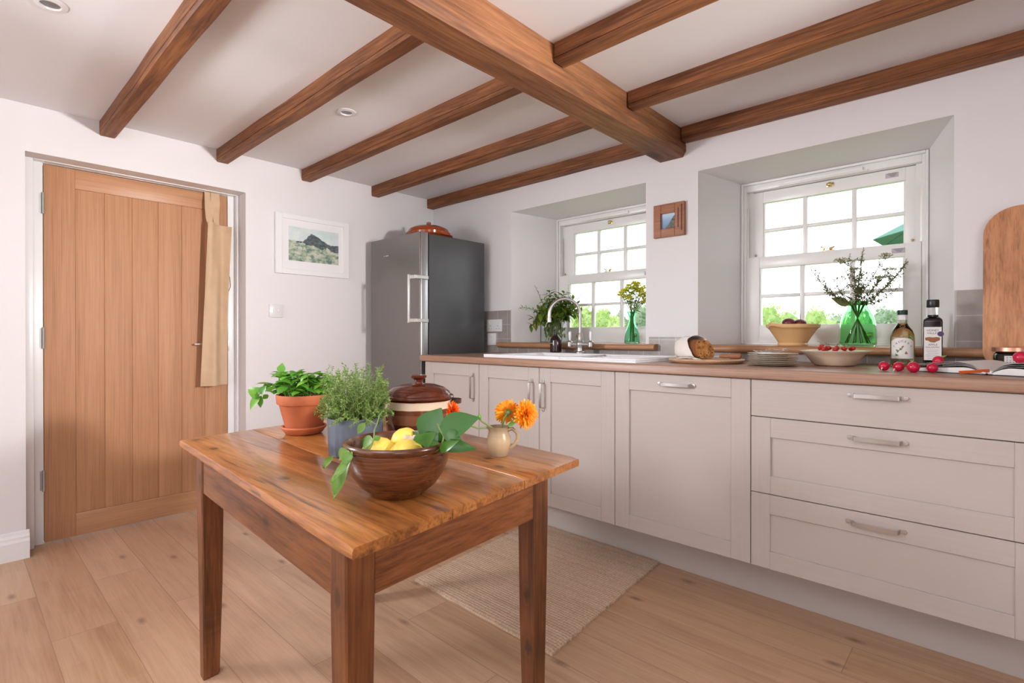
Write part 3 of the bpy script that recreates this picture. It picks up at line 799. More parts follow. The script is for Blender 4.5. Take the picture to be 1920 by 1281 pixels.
# rim ring and drainer as a grid with the basin cut out
bx0, bx1, by0, by1 = 1.36, 1.83, -.60, -.20
for a in ((X0, bx0, Y0, Y1), (bx0, bx1, Y0, by0), (bx0, bx1, by1, Y1)): b.box(a[0], a[1], a[2], a[3], z0, z1)
b.box(bx1, X1, Y0, Y1, z0, z1-.010)
b.box(bx1, X1, Y0, Y0+.03, z1-.010, z1, .003, 1); b.box(bx1, X1, Y1-.12, Y1, z1-.010, z1, .003, 1); b.box(X1-.03, X1, Y0+.03, Y1-.12, z1-.010, z1, .003, 1)
obj('rim', b, M['ceramic'], t)
b = B()
for k in range(9): b.box(1.93, X1-.05, -.575+k*.045, -.565+k*.045, z1-.0098, z1-.005, .002, 1)
obj('drainer_ribs', b, M['ceramic'], t)
b = B(); v0 = [(bx0,by0,z1-.001), (bx1,by0,z1-.001), (bx1,by1,z1-.001), (bx0,by1,z1-.001)]; v1 = [(bx0+.02,by0+.02,.9302), (bx1-.02,by0+.02,.9302), (bx1-.02,by1-.02,.9302), (bx0+.02,by1-.02,.9302)]
for i in range(4): b.quad(v0[i], v0[(i+1) % 4], v1[(i+1) % 4], v1[i])
b.quad(*v1); obj('basin', b, M['ceramic'], t, 0, fix=False)
tx, ty, tz = 1.603, -.135, .9782
t = thing('faucet', 'chrome swan neck mixer tap with two white lever handles', 'tap', (tx, ty, tz))
b = B(); b.lathe([(.031,0), (.031,.006), (.024,.012), (.021,.030), (.022,.040), (.026,.050), (.026,.062), (.021,.070), (.017,.09), (.014,.115), (.0105,.125)], (tx, ty, tz), 24)
b.tube([(tx-.075, ty, tz+.055), (tx+.075, ty, tz+.055)], .012, 14)
for s in (-1, 1): b.lathe([(.013,-.018), (.018,-.014), (.018,.012), (.012,.018), (.008,.022)], (tx+s*.078, ty, tz+.055), 18)
obj('body', b, M['chrome'], t)
dx, dy = -.62, -.785; R = .098
pts = [(tx, ty, tz+.12), (tx, ty, tz+.17), (tx, ty, tz+.235)]
for k in range(1, 13):
    a = PI*k/12; pts.append((tx+dx*R*(1-math.cos(a)), ty+dy*R*(1-math.cos(a)), tz+.235+R*1.02*math.sin(a)))
e = pts[-1]; pts.append((e[0], e[1], e[2]-.025)); 
b = B(); b.tube(pts, .0105, 16); b.tube([(e[0], e[1], e[2]-.022), (e[0], e[1], e[2]-.045)], .013, 16); obj('spout', b, M['chrome'], t)
for s in (-1, 1):
    b = B(); hx = tx+s*.078
    b.lathe([(.006,.078), (.0065,.083), (.0095,.10), (.0095,.125), (.0075,.133), (0,.136)], (hx, ty, tz), 14); hh = obj('lever', b, M['ceramic'], t)
    b = B(); b.lathe([(0,.1365), (.004,.136), (.004,.138), (0,.139)], (hx, ty, tz), 10); obj('indicator', b, M['chrome'], hh)

# soap bottle
t = thing('soap_bottle', 'dark amber soap bottle standing on the sink edge', 'bottle', (1.405, -.125, .9782))
c = (1.405, -.125, .9782)
b = B(); b.lathe([(0,0), (.034,0), (.037,.004), (.037,.075), (.034,.088), (.022,.103), (.013,.112), (.012,.120), (0,.120)], c, 32); obj('bottle', b, M['amber'], t)
b = B(); b.lathe([(.0125,.120), (.0125,.128), (.006,.131), (.005,.145), (0,.146)], c, 16); b.tube([V(c)+V((0,0,.142)), V(c)+V((-.012,-.004,.143))], .003, 8); obj('cap', b, M['black'], t)
b = B()
for k in range(5): b.box(c[0]-.013+.004*k, c[0]-.0105+.004*k, c[1]-.0378, c[1]-.0373, c[2]+.058, c[2]+.0605)
obj('print', b, M['ceramic'], t, 0)
# ------------------------------------------------------------------ things on the worktop
WT = .9603
def text(body, size, mat, M4, parent, name='lettering'):
    cu = bpy.data.curves.new('tmp', 'FONT'); cu.body = body; cu.size = size; cu.align_x = 'CENTER'; cu.align_y = 'CENTER'; cu.extrude = .0001; cu.resolution_u = 3
    o = bpy.data.objects.new('tmp', cu); C.objects.link(o)
    bpy.context.view_layer.update()
    me = bpy.data.meshes.new_from_object(o.evaluated_get(bpy.context.evaluated_depsgraph_get()))
    bpy.data.objects.remove(o)
    me.transform(M4); me.transform(Matrix.Translation(-wloc(parent)))
    me.materials.clear(); me.materials.append(mat); me.name = name
    r = bpy.data.objects.new(name, me); C.objects.link(r); r.parent = parent; return r
def facing(p, ang):                    # text plane standing at p, facing direction (sin,-cos) of ang in plan
    x = V((math.cos(ang), math.sin(ang), 0)); z = V((math.sin(ang), -math.cos(ang), 0)); y = V((0,0,1)); p = V(p)
    return Matrix(((x.x,y.x,z.x,p.x), (x.y,y.y,z.y,p.y), (x.z,y.z,z.z,p.z), (0,0,0,1)))

# round bread board, loaf, cloth, knife
bc = V((2.487, -.367, WT))
b = B(); b.lathe([(0,0), (.150,0), (.160,.004), (.168,.012), (.168,.016), (.164,.019), (0,.019)], bc, 64)
tag(obj('bread_board', b, M['board'], None, 35, bc), 'round pale wooden bread board under the wrapped loaf', 'board')
BZ = WT+.0193
def loafring(s, x, w, h, cy, lift=0, nz=0, n=28, sk=0):
    r = []
    for k in range(n):
        a = 2*PI*k/n; ca, sa = math.cos(a), math.sin(a)
        e = .62
        yy = w/2*math.copysign(abs(ca)**e, ca); zz = h/2*math.copysign(abs(sa)**e, sa)
        if zz > 0: yy *= 1-.18*(zz/(h/2))
        m = 1+nz*noise.noise(V((x*30, ca*2.2, sa*2.2)))
        r.append((x+sk*zz/(h/2), cy+yy*m, BZ+lift+h/2+zz*m))
    return r
b = B(); ly = -.372
b.mi = 0
b.loft([loafring(0, 2.345, .05, .045, ly, .010, .05), loafring(0, 2.36, .080, .072, ly, .003, .06), loafring(0, 2.40, .094, .086, ly, .001, .06), loafring(0, 2.47, .098, .088, ly, .001, .06), loafring(0, 2.512, .096, .086, ly, .001, .05, sk=-.016)], cap=False)
b.mi = 1; b.poly(loafring(0, 2.512, .096, .086, ly, .001, .05, sk=-.016))
LR = -.55
lf = thing('loaf', 'cut golden fruit loaf wrapped in white cloth on the round board', 'bread', (2.43, ly, BZ))
obj('bread', b, [M['crust'], M['crumb']], lf, 40); lf.rotation_euler.z = LR
b = B(); rings = []
for x, w, h, sk in ((2.322,.035,.03,0), (2.330,.075,.07,0), (2.345,.100,.092,0), (2.38,.112,.100,-.004), (2.42,.113,.102,-.010), (2.45,.113,.101,-.022), (2.466,.118,.102,-.030), (2.478,.126,.104,-.034)):
    rings.append(loafring(0, x, w, h, ly, .0006, .10, 36, sk))
b.loft(rings, cap=False); b.poly(rings[0])
for x0, y0, dx, dy, L in ((2.45,-.425,.10,-.02,6), (2.42,-.425,-.02,-.035,6)):   # folds lying on the board
    rg = []
    for k in range(L+1):
        u = k/L; rg.append([(x0+dx*u+.02*j, y0-.012*u+dy*u*(.4+.3*j)+.004*math.sin(9*u+j), BZ+.0015+.006*(1-u)*abs(math.sin(2.2*j+4*u))) for j in range(5)])
    b.loft(rg, False, False)
b.solidify(.0012)
_c = obj('bread_cloth', b, M['cloth'], None, 60, (2.43, ly, BZ)); _c.rotation_euler.z = LR
tag(_c, 'white cloth wrapped around the fruit loaf', 'cloth')
kp = V((2.575, -.352, BZ)); kd = V((.95, .30, 0)).normalized()
t = thing('bread_knife', 'bread knife with stubby brown wooden handle on the round board', 'knife', kp)
b = B(); b.tube([kp+kd*x+V((0,0,.0125)) for x in (-.03,-.01,.01,.02,.045,.060,.066)], [.008,.0105,.0095,.0125,.0125,.0115,.006], 14); obj('handle', b, M['cork'], t)
b = B(); s_ = kd.cross(V((0,0,1))); b.prism([kp-kd*.03+s_*.010+V((0,0,.011)), kp-kd*.03-s_*.008+V((0,0,.011)), kp-kd*.085-s_*.003+V((0,0,.006)), kp-kd*.10+s_*.004+V((0,0,.005)), kp-kd*.085+s_*.010+V((0,0,.006))], (0,0,.0015)); obj('blade', b, M['steel'], t)

# stack of plates and the little forks
pc = V((2.795, -.425, WT))
for k in range(7):
    z = WT+.0002+k*.0076; r = .098-.0012*(k % 3)
    ox, oy = .002*math.sin(k*2.1), .002*math.cos(k*1.7)
    b = B(); b.lathe([(0,0), (.056,0), (.060,.0022), (r*.96,.0058), (r,.0072), (r-.002,.0076), (.060,.0044), (.055,.0036), (0,.0034)], (pc.x+ox, pc.y+oy, z), 56)
    o = obj('plate', b, M['plate'], None, 40, (pc.x+ox, pc.y+oy, z))
    tag(o, ('topmost cream side plate of the stack, with the forks on it', 'second cream side plate from the top of the stack', 'third cream side plate from the top of the stack', 'middle cream side plate of the stack of seven', 'third cream side plate from the bottom of the stack', 'second cream side plate from the bottom of the stack', 'lowest cream side plate of the stack, resting on the worktop')[6-k], 'plate', 'stack of cream side plates')
fz = WT+7*.0076+.0010
def fork(ang, cx, cy, lift, label):
    d = V((math.cos(ang), math.sin(ang), 0)); sd = V((-d.y, d.x, 0)); c = V((cx, cy, fz+.0022+lift))
    t = thing('pastry_fork', label, 'fork', (cx, cy, fz+lift), 'small forks on the plates')
    b = B(); b.ribbon([c-d*.052+V((0,0,.002)), c-d*.03+V((0,0,.003)), c, c+d*.02+V((0,0,.0015)), c+d*.03], sd, .006, .0018); b.sphere(c-d*.052+V((0,0,.003)), .0055, 1, (1,1,.5)); obj('shaft', b, M['chrome'], t)
    b = B()
    for s in (-1, 0, 1): b.ribbon([c+d*.028+sd*s*.003, c+d*.04+sd*s*.0042+V((0,0,-.001)), c+d*.056+sd*s*.0042+V((0,0,.002))], sd, .0022, .0012)
    obj('tines', b, M['chrome'], t)
FL = ['small silver fork on the plates, nearest the bread board', 'small silver fork on the plates, second from the left', 'small silver fork in the middle of the pile on the plates', 'small silver fork on the plates, crossing over the pile', 'small silver fork on the plates, nearest the shallow bowl']
for k, (a, dx, dy) in enumerate(((2.4,-.036,-.010), (.3,-.012,-.025), (1.2,.010,-.004), (-.6,.030,-.022), (1.9,.046,.006))):
    fork(a, pc.x+dx, pc.y+dy, .0030*k, FL[k])

# shallow bowl of cherries
sc = V((2.988, -.262, WT))
b = B(); b.lathe([(0,0), (.060,0), (.072,.003), (.079,.008), (.098,.034), (.112,.052), (.130,.0605), (.1315,.063), (.129,.0645), (.108,.0575), (.094,.040), (.074,.013), (0,.008)], sc, 64)
tag(obj('shallow_bowl', b, M['cream'], None, 40, sc), 'wide shallow cream bowl of cherries on the worktop', 'bowl')
random.seed(5)
CP = [(-.052,.0), (-.034,-.02), (-.02,.015), (-.003,-.022), (.013,.008), (.028,-.018), (.045,.004), (.062,-.014), (-.042,.03), (.03,.032), (0,.045), (-.062,-.03), (.05,-.045), (.005,-.055), (-.03,-.055)]
CL = ['leftmost', 'second from left', 'third from left', 'fourth from left', 'middle', 'sixth from left', 'third from right', 'rightmost', 'back left', 'back right', 'rearmost', 'front left', 'front right', 'front middle', 'front second']
for k, (dx, dy) in enumerate(CP):
    z = sc.z+.071+(.010 if k in (0,) else random.uniform(-.002,.004)); r = .0098
    if math.hypot(dx, dy) < .05: z += .001
    p = sc+RT*dx+V((-RT.y, RT.x, 0))*dy; p.z = z
    t = thing('cherry', CL[k]+' dark red cherry heaped in the shallow cream bowl', 'cherry', p, 'cherries in the shallow bowl')
    b = B(); b.sphere(p, r, 2, (1,1,.94)); obj('fruit', b, M['cherry'], t)
    if k < 8:
        b = B(); a = random.uniform(0, 6); b.tube([p+V((0,0,r*.85)), p+V((.006*math.cos(a),.006*math.sin(a),r+.008)), p+V((.018*math.cos(a),.018*math.sin(a),r+.011))], .0008, 5); obj('stalk', b, M['sage'], t)
# cherries underneath that carry the heap
low = None
for k in range(24):
    a = k*2.4; r = .018*math.sqrt(k)*.78
    p = V((sc.x+r*math.cos(a), sc.y+r*math.sin(a), min(sc.z+.018+.044*(1-r/.12)*.9+(.0 if k % 2 else .012), sc.z+.056)))
    if low is None:
        low = thing('cherry', 'dark red cherry low in the shallow cream bowl, under the visible heap', 'cherry', p, 'cherries in the shallow bowl')
        b = B(); b.sphere(p, .0096, 2, (1,1,.94)); obj('fruit', b, M['cherry'], low)
    else: dup(low, p)

# bottle of golden oil
oc = V((3.206, -.15, WT))
t = thing('oil_bottle', 'round golden oil bottle with white flowered label and green cap', 'bottle', oc)
body = [(0,0), (.037,0), (.0405,.004), (.0405,.115), (.039,.130), (.033,.148), (.022,.164), (.016,.176), (.0155,.215), (.0155,.218)]
b = B(); b.lathe(body, oc, 40); obj('glass', b, M['cglass'], t)
b = B(); b.lathe([(0,.002), (.035,.002), (.039,.006), (.039,.115), (.0375,.129), (.0315,.147), (.0207,.163), (.0146,.174), (.0146,.178), (0,.178)], oc, 40); obj('oil', b, M['oil'], t)
b = B(); b.lathe([(.0165,.190), (.0165,.213)], oc, 24); obj('neck_seal', b, M['paper'], t, fix=False)
b = B(); b.lathe([(.0166,.210), (.0175,.212), (.0175,.228), (.016,.230), (0,.230)], oc, 24); obj('cap', b, M['gcap'], t)
fa = math.atan2(CAM.y-oc.y, CAM.x-oc.x)+PI/2      # turn the label towards the room
b = B(); rows = []
for j in range(15):
    a = -1.05+2.1*j/14; x = j/7-1
    top = .094+.024*math.sqrt(max(0, 1-x*x*.9))
    q = fa-PI/2+a
    rows.append([(oc.x+.0411*math.cos(q), oc.y+.0411*math.sin(q), oc.z+.034), (oc.x+.0411*math.cos(q), oc.y+.0411*math.sin(q), oc.z+top)])
b.loft([[r[k] for r in rows] for k in (0, 1)], False, False); lb = obj('label', b, M['paper'], t, fix=False)
for k, ch in enumerate('SAUCERY'):
    a = (k-3)*.24; z = oc.z+.104-.0042*(k-3)**2*.55
    q = fa-PI/2+a
    mt = facing((oc.x+.0416*math.cos(q), oc.y+.0416*math.sin(q), z), q+PI/2) @ Matrix.Rotation(-(k-3)*.13, 4, 'Z')
    text(ch, .011, M['ink'], mt, lb)
b = B()
for (a, z, r) in ((-.45,.058,.9), (-.62,.046,.2), (-.35,.045,2.4), (-.25,.068,.6), (-.55,.07,-.5)):
    q = fa-PI/2+a; p = V((oc.x+.0416*math.cos(q), oc.y+.0416*math.sin(q), oc.z+z)); n_ = V((math.cos(q), math.sin(q), 0))
    tg = V((-n_.y, n_.x, 0)); b.leaf(p, tg*math.cos(r)+V((0,0,1))*math.sin(r), n_, .014, .006, .1, 0, 4)
obj('leaf_print', b, M['leafg_l'], lb, fix=False)
b = B()
for (a, z) in ((.05,.083), (-.02,.080), (.30,.060), (.36,.055), (-.15,.074), (.25,.055)):
    q = fa-PI/2+a; b.lathe([(0,.0002), (.0030,.0001)], (oc.x+.0415*math.cos(q), oc.y+.0415*math.sin(q), oc.z+z), 8, Matrix.Rotation(q, 3, 'Z') @ Matrix.Rotation(PI/2, 3, 'Y'))
obj('berry_print', b, M['inkb'], lb, fix=False)

# square dark bottle
vc = V((3.301, -.135, WT)); va = fa-.02
Rz = Matrix.Rotation(va, 3, 'Z')
t = thing('vinegar_bottle', 'tall square dark bottle with white label and black cap', 'bottle', vc)
def sq(w, z, r=.006, n=5):
    o = []
    for cx, cy, a0 in ((1,1,0), (-1,1,PI/2), (-1,-1,PI), (1,-1,1.5*PI)):
        for k in range(n): a = a0+PI/2*k/(n-1); o.append(vc+Rz @ V((cx*(w/2-r)+r*math.cos(a), cy*(w/2-r)+r*math.sin(a), z)))
    return o
b = B(); b.loft([sq(.056,0), sq(.060,.003), sq(.060,.182), sq(.057,.190), sq(.046,.197,.012), sq(.036,.201,.0175), sq(.034,.208,.0168)]); obj('glass', b, M['dark'], t)
b = B(); b.lathe([(.0165,.2085), (.0165,.240), (0,.240)], vc, 24); obj('neck', b, M['cglass'], t)
b = B(); b.lathe([(.0195,.238), (.0205,.240), (.0205,.264), (.019,.268), (0,.268)], vc, 28); obj('cap', b, M['black'], t)
b = B(); ff = lambda x, z, o=0: vc+Rz @ V((x, -.0302-o, z))
b.hexa([ff(-.0275,.030), ff(.0265,.030), ff(.0265,.030,.0004), ff(-.0275,.030,.0004), ff(-.0275,.160), ff(.0265,.160), ff(.0265,.160,.0004), ff(-.0275,.160,.0004)]); lb = obj('label', b, M['paper'], t, 0)
for body_, sz, z, m in (('HONEY', .0108, .1465, 'ink'), ('VALLEY', .0108, .1355, 'ink'), ('APPLE', .0105, .0905, 'ink'), ('BALSAMIC', .0095, .0805, 'inkb')):
    text(body_, sz, M[m], facing(ff(0, z, .0007), va), lb)
b = B(); b.prism([ff(x, z, .0005) for x, z in ((-.024,.118), (-.012,.121), (0,.119), (.012,.121), (.022,.118), (.021,.108), (.012,.104), (.005,.099), (-.008,.101), (-.014,.106), (-.023,.108))], Rz @ V((0,-.0002,0))); obj('apple_print', b, M['inkb'], lb, 0)
b = B()
for k in range(6): b.prism([ff(x, .070-.0065*k, .0005) for x in (-.022+.003*(k % 3), .018-.004*(k % 2))]+[ff(x, .0692-.0065*k, .0005) for x in (.018-.004*(k % 2), -.022+.003*(k % 3))], Rz @ V((0,-.0001,0)))
obj('small_print', b, M['ink'], lb, 0)
b = B(); b.lathe([(0,.0008), (.0098,.0006), (.0100,0)], ff(.0235,.133,.0004), 20, Rz @ Matrix.Rotation(PI/2, 3, 'X')); obj('seal', b, M['purple'], lb)

# radishes
RL = ['leftmost radish on the worktop, its root pointing at the viewer', 'second radish from the left, in front of the oil bottle', 'third radish from the left, between the bottles and the book', 'fourth radish from the left, against the left edge of the open book', 'radish behind the fourth one on the left page, with a green stub', 'radish lying on the right page of the open book']
def radish(p, r, ax, label, stalk=True, root=True):
    t = thing('radish', label, 'radish', (p.x, p.y, p.z-r*.92), 'radishes')
    ax = V(ax).normalized(); q = V((0,0,1)).rotation_difference(ax).to_matrix()
    b = B(); b.lathe([(0,-r*1.02), (r*.35,-r*.95), (r*.75,-r*.68), (r*.98,-r*.15), (r*.95,r*.3), (r*.65,r*.75), (r*.3,r*.93), (0,r*.97)], p, 24, q); obj('bulb', b, M['red'], t)
    if root: b = B(); b.tube([p-ax*r*.98, p-ax*r*1.2+V((0,0,-.002)), p-ax*r*1.5+V((.002,0,-.003))], [.0032,.0016,.0006], 6); obj('root', b, M['white_root'], t)
    if stalk:
        b = B(); 
        for k in range(3): b.tube([p+ax*r*.9, p+ax*r*1.25+V((.002*(k-1),.001,0)), p+ax*r*1.5+V((.005*(k-1),.002,.001))], [.0022,.0018,.0014], 6)
        obj('stalk', b, M['stemg'], t)
rz = WT+.0003
radish(V((3.190,-.500,rz+.0168)), .0172, (.2,.85,.35), RL[0])
radish(V((3.232,-.492,rz+.0165)), .0172, (.55,.5,.45), RL[1])
radish(V((3.276,-.522,rz+.0175)), .0190, (-.2,.5,.75), RL[2], root=False)

# open book
bk = V((3.508, -.400, WT)); ba = -.34
Rb = Matrix.Rotation(ba, 3, 'Z')
t = thing('open_book', 'open cookbook lying with white pages spread on the worktop', 'book', bk)
def bp(x, y, z): return bk+Rb @ V((x, y, z))
b = B(); hw = .205; hd = .135
for s in (-1, 1): b.hexa([bp(min(s*.004,s*hw),-hd,.0003), bp(max(s*.004,s*hw),-hd,.0003), bp(max(s*.004,s*hw),hd,.0003), bp(min(s*.004,s*hw),hd,.0003), bp(min(s*.004,s*hw),-hd,.0028), bp(max(s*.004,s*hw),-hd,.0028), bp(max(s*.004,s*hw),hd,.0028), bp(min(s*.004,s*hw),hd,.0028)], .0008, 1)
obj('cover', b, M['black'], t)
def pages(s, th, h0=.0030, name='pages', mat='paper', wv=.2, ins=.004):
    b = B(); n = 16; top = []; bot = []
    for k in range(n+1):
        u = k/n; x = s*(.003+(hw-.008-ins)*u)
        z = h0+th*(math.sin(min(1, u*3.2)*PI/2))*(1-.35*u**2.0)*(1+.10*math.sin(u*5+wv))
        top.append((x, z)); bot.append((x, h0))
    rings = [[bp(x, y, z) for x, z in top]+[bp(x, y, z-.00001) for x, z in bot[::-1]] for y in (-hd+.004, hd-.004)]
    b.loft(rings); obj(name, b, M[mat], t, 30)
pages(-1, .017); pages(1, .020)
def leafpage(s, lift, name):            # loose pages arching over the block
    b = B(); n = 20; rows = []
    for y in (-hd+.003, hd-.003):
        r = []
        for k in range(n+1):
            u = k/n; r.append(bp(s*(.002+(hw-.012)*u), y, .003+.010*min(1, u*6)+lift*math.sin(min(1, u*1.9+.05)*PI/2)*(1-.55*u**1.5)))
        rows.append(r)
    b.loft(rows, False, False); b.solidify(.0005); obj(name, b, M['paper'], t, 60)
for k in range(3): leafpage(-1, .020+.006*k, 'page')
for k in range(3): leafpage(1, .021+.007*k, 'page')
b = B(); b.ribbon([bp(.0,-hd+.02,.014), bp(-.006,-hd-.004,.014), bp(-.030,-hd-.014,.010), bp(-.062,-hd-.026,.0060)], Rb @ V((.1,-.75,.8)), .013, .0006); obj('bookmark', b, M['orange'], t)
b = B()
for s in (-1, 1): b.tube([bp(s*.004,-hd+.003,.006), bp(s*.010,-hd+.001,.007), bp(s*.012,-hd+.001,.014)], [.0035,.0045,.003], 8)
obj('headband', b, M['paper'], t)
radish(V((3.326,-.5085,WT+.0167)), .0165, (-.2,-.3,.5), RL[3], stalk=False)
radish(V((3.338,-.452,WT+.0400)), .0165, (.6,.3,.6), RL[4], root=False)
radish(bp(.045,-.020,.0560), .0200, (.9,.1,.1), RL[5], stalk=False)

# jar
jc = V((3.530, -.165, WT))
t = thing('jam_jar', 'squat jar of dark preserve with copper lid behind the book', 'jar', jc)
b = B(); b.lathe([(0,0), (.048,0), (.053,.006), (.054,.052), (.050,.062), (.046,.066), (.046,.072)], jc, 40); obj('glass', b, M['cglass'], t)
b = B(); b.lathe([(0,.003), (.047,.003), (.0505,.007), (.0515,.052), (.047,.060), (0,.060)], jc, 40); obj('preserve', b, M['preserve'], t)
b = B(); b.lathe([(.056,.068), (.0585,.070), (.0585,.083), (.055,.0855), (0,.0855)], jc, 48); obj('lid', b, M['copper'], t)
b = B(); rows = []
for j in range(11):
    q = fa-PI/2-.55+.9*j/10; rows.append([(jc.x+.0546*math.cos(q), jc.y+.0546*math.sin(q), jc.z+z) for z in (.020, .054)])
b.loft([[r[k] for r in rows] for k in (0, 1)], False, False); lb = obj('label', b, M['paper'], t, fix=False)
b = B()
for k in range(4):
    for j in range(5):
        q0 = fa-PI/2-.45+.15*j; q1 = q0+.10; z = jc.z+.048-.006*k
        b.quad(*[(jc.x+.0549*math.cos(q), jc.y+.0549*math.sin(q), zz) for q, zz in ((q0,z), (q1,z), (q1,z+.0018), (q0,z+.0018))])
obj('small_print', b, M['ink'], lb, fix=False)

# big old board leaning on the wall
x0, x1, zh, r1 = 3.447, 3.80, .620, .105
pts = []
for cx, cz, a0, r in ((x1-r1, zh-r1, 0, r1), (x0+r1, zh-r1, PI/2, r1), (x0+.07, .07, PI, .07), (x1-.07, .07, 1.5*PI, .07)):
    for k in range(9): a = a0+PI/2*k/8; pts.append((cx+r*math.cos(a), cz+r*math.sin(a)))
tl = .075/zh
b = B(); b.prism([(x, -.105+z*tl, WT+.0005+z) for x, z in pts], (0, .022, 0))
o = obj('chopping_board', b, M['boardv'], None, 40, (3.62, -.08, WT)); tag(o, 'large old wooden board with rounded corners leaning on the wall', 'board')

# ------------------------------------------------------------------ things on the window sills
SZ = 1.0373
mc = V((2.742, .075, SZ))
b = B(); b.lathe([(0,0), (.066,0), (.068,.006), (.064,.013), (.080,.040), (.102,.074), (.112,.086), (.118,.088), (.121,.100), (.121,.105), (.114,.105), (.111,.092), (.098,.072), (.074,.034), (0,.014)], mc, 64)
for v in b.bm.verts:                   # pouring lip
    d = v.co-mc; a = math.atan2(d.y, d.x)-(-2.05)
    if d.z > .08 and abs(a) < .35: f = math.cos(a/.35*PI/2); v.co += V((math.cos(-2.05), math.sin(-2.05), .55))*(.016*f)
o = obj('mixing_bowl', b, M['mix'], None, 40, mc); tag(o, 'yellow glazed mixing bowl with pouring lip on the large window sill', 'bowl')
for k, (dx, dy, dz, lb) in enumerate(((-.014,.01,.112,'larger dark red plum on the left in the yellow mixing bowl'), (.036,.0,.106,'dark red plum with upright stalk on the right in the mixing bowl'))):
    p = mc+RT*dx+V((-RT.y,RT.x,0))*dy; p.z = mc.z+dz
    t = thing('plum', lb, 'plum', p, 'plums in the mixing bowl'); b = B(); b.sphere(p, .030 if k == 0 else .031, 3, (1.05,1,.82)); obj('fruit', b, M['plum'], t)
    if k: b = B(); b.tube([p+V((0,0,.022)), p+V((.001,0,.035)), p+V((0,.001,.052))], [.0016,.0012,.001], 6); obj('stalk', b, M['bark'], t)
low = None
for k in range(7):
    a = k*PI/3; r = .050 if k < 6 else 0
    p = V((mc.x+r*math.cos(a), mc.y+r*math.sin(a), mc.z+(.056 if k < 6 else .046)))
    if low is None:
        low = thing('plum', 'dark red plum low in the yellow mixing bowl, under the two on top', 'plum', p, 'plums in the mixing bowl'); b = B(); b.sphere(p, .026, 2); obj('fruit', b, M['plum'], low)
    else: dup(low, p)

def leaves_along(b, pts, n, L, Wd, spread=.9, bend=.3, up=(0,0,1), start=.15, sz=1):
    pts = [V(p) for p in pts]
    for k in range(n):
        u = start+(1-start)*(k+.5)/n; f = u*(len(pts)-1); i = min(int(f), len(pts)-2)
        p = pts[i].lerp(pts[i+1], f-i); d = (pts[i+1]-pts[i]).normalized()
        o = d.orthogonal().normalized(); w = d.cross(o); a = k*2.4+random.uniform(-.4,.4)
        ld = d*(1-spread)+(o*math.cos(a)+w*math.sin(a))*spread
        s = random.uniform(.7,1.2)*(1 if sz == 1 else 1-(1-sz)*u)
        b.leaf(p, ld, V((0,0,1)) if abs(ld.normalized().z) < .9 else V((1,0,0)), L*s, Wd*s, bend, .2, 3)
def arc(p0, p1, sag=.0, n=8, side=None):
    p0, p1 = V(p0), V(p1); side = V(side) if side else V((0,0,1))
    return [p0.lerp(p1, k/n)+side*sag*math.sin(PI*k/n) for k in range(n+1)]

# big emerald vase and wild flowers
gc = V((3.012, .095, SZ))
t = thing('glass_vase', 'broad emerald green glass vase on the large window sill', 'vase', gc)
b = B(); b.lathe([(0,0), (.066,0), (.073,.006), (.075,.03), (.073,.08), (.069,.112), (.062,.140), (.054,.158), (.044,.172), (.040,.184), (.040,.196), (.043,.205), (.045,.208), (.0425,.206), (.0375,.196), (.0375,.184), (.0415,.172), (.051,.158), (.059,.139), (.066,.112), (.070,.08), (.072,.03), (.069,.010), (0,.008)], gc, 48); obj('glass', b, M['gglass'], t)
random.seed(11)
dd = dep(gc)
t = thing('wild_flowers', 'airy bunch of wild stems and seed heads in the emerald vase', 'flowers', gc+V((0,0,.02)))
neck = gc+V((0,0,.19))
b = B(); lv = B(); um = B()
tips = [(1521,507,.0,.4), (1697,496,.05,.4), (1703,490,.0,.3), (1660,478,-.06,.2), (1620,462,.03,.1), (1590,490,-.05,.1), (1602,505,.06,.1), (1560,520,.04,.3), (1540,540,-.05,.3), (1650,520,.07,.2), (1635,500,-.04,.15), (1690,534,-.03,.4), (1576,487,.02,.15), (1668,505,.05,.25), (1612,520,-.06,.1)]
for k, (px, py, df, sg) in enumerate(tips):
    tip = at(px, py, dd+df); a = k*1.9
    base = gc+V((.05*math.cos(a), .05*math.sin(a), .014)); nk = neck+V((.026*math.cos(a+PI), .026*math.sin(a+PI), 0))
    side = RT*(1 if tip.dot(RT) < neck.dot(RT) else -1)
    up = arc(nk, tip, -.06*sg, 8, (0,0,1)); pts = [base, base.lerp(nk,.5), nk]+up[1:]
    b.tube(pts, [.0024]*3+[.0020-.00014*i for i in range(1, 9)], 5)
    leaves_along(lv, up, 80 if k in (0,1,2) else 40, .020, .011, .8, .3, start=.12 if k > 2 else .05, sz=.55)
    if k in (3, 5, 12, 9, 13, 6):        # umbels
        for j in range(46):
            r = .030*math.sqrt(random.random()); q = random.uniform(0, 2*PI)
            p = tip+V((r*math.cos(q), r*math.sin(q), .008-.3*r+random.uniform(-.004,.004)))
            if j % 3 == 0: b.tube([tip-V((0,0,.022)), p], .0006, 3, False)
            um.sphere(p, .0030, 1)
    for j in range(9):
        u = random.uniform(.25, .95); f = u*8; i = min(int(f), 7); p = up[i].lerp(up[i+1], f-i)
        q = p+RT*random.uniform(-.035,.035)+V((0,0,random.uniform(.005,.045)))+FW*random.uniform(-.03,.03)
        b.tube([p, p.lerp(q,.5)+V((0,0,.004)), q], .0010, 4); leaves_along(lv, [p, q], 9, .013, .007, .8)
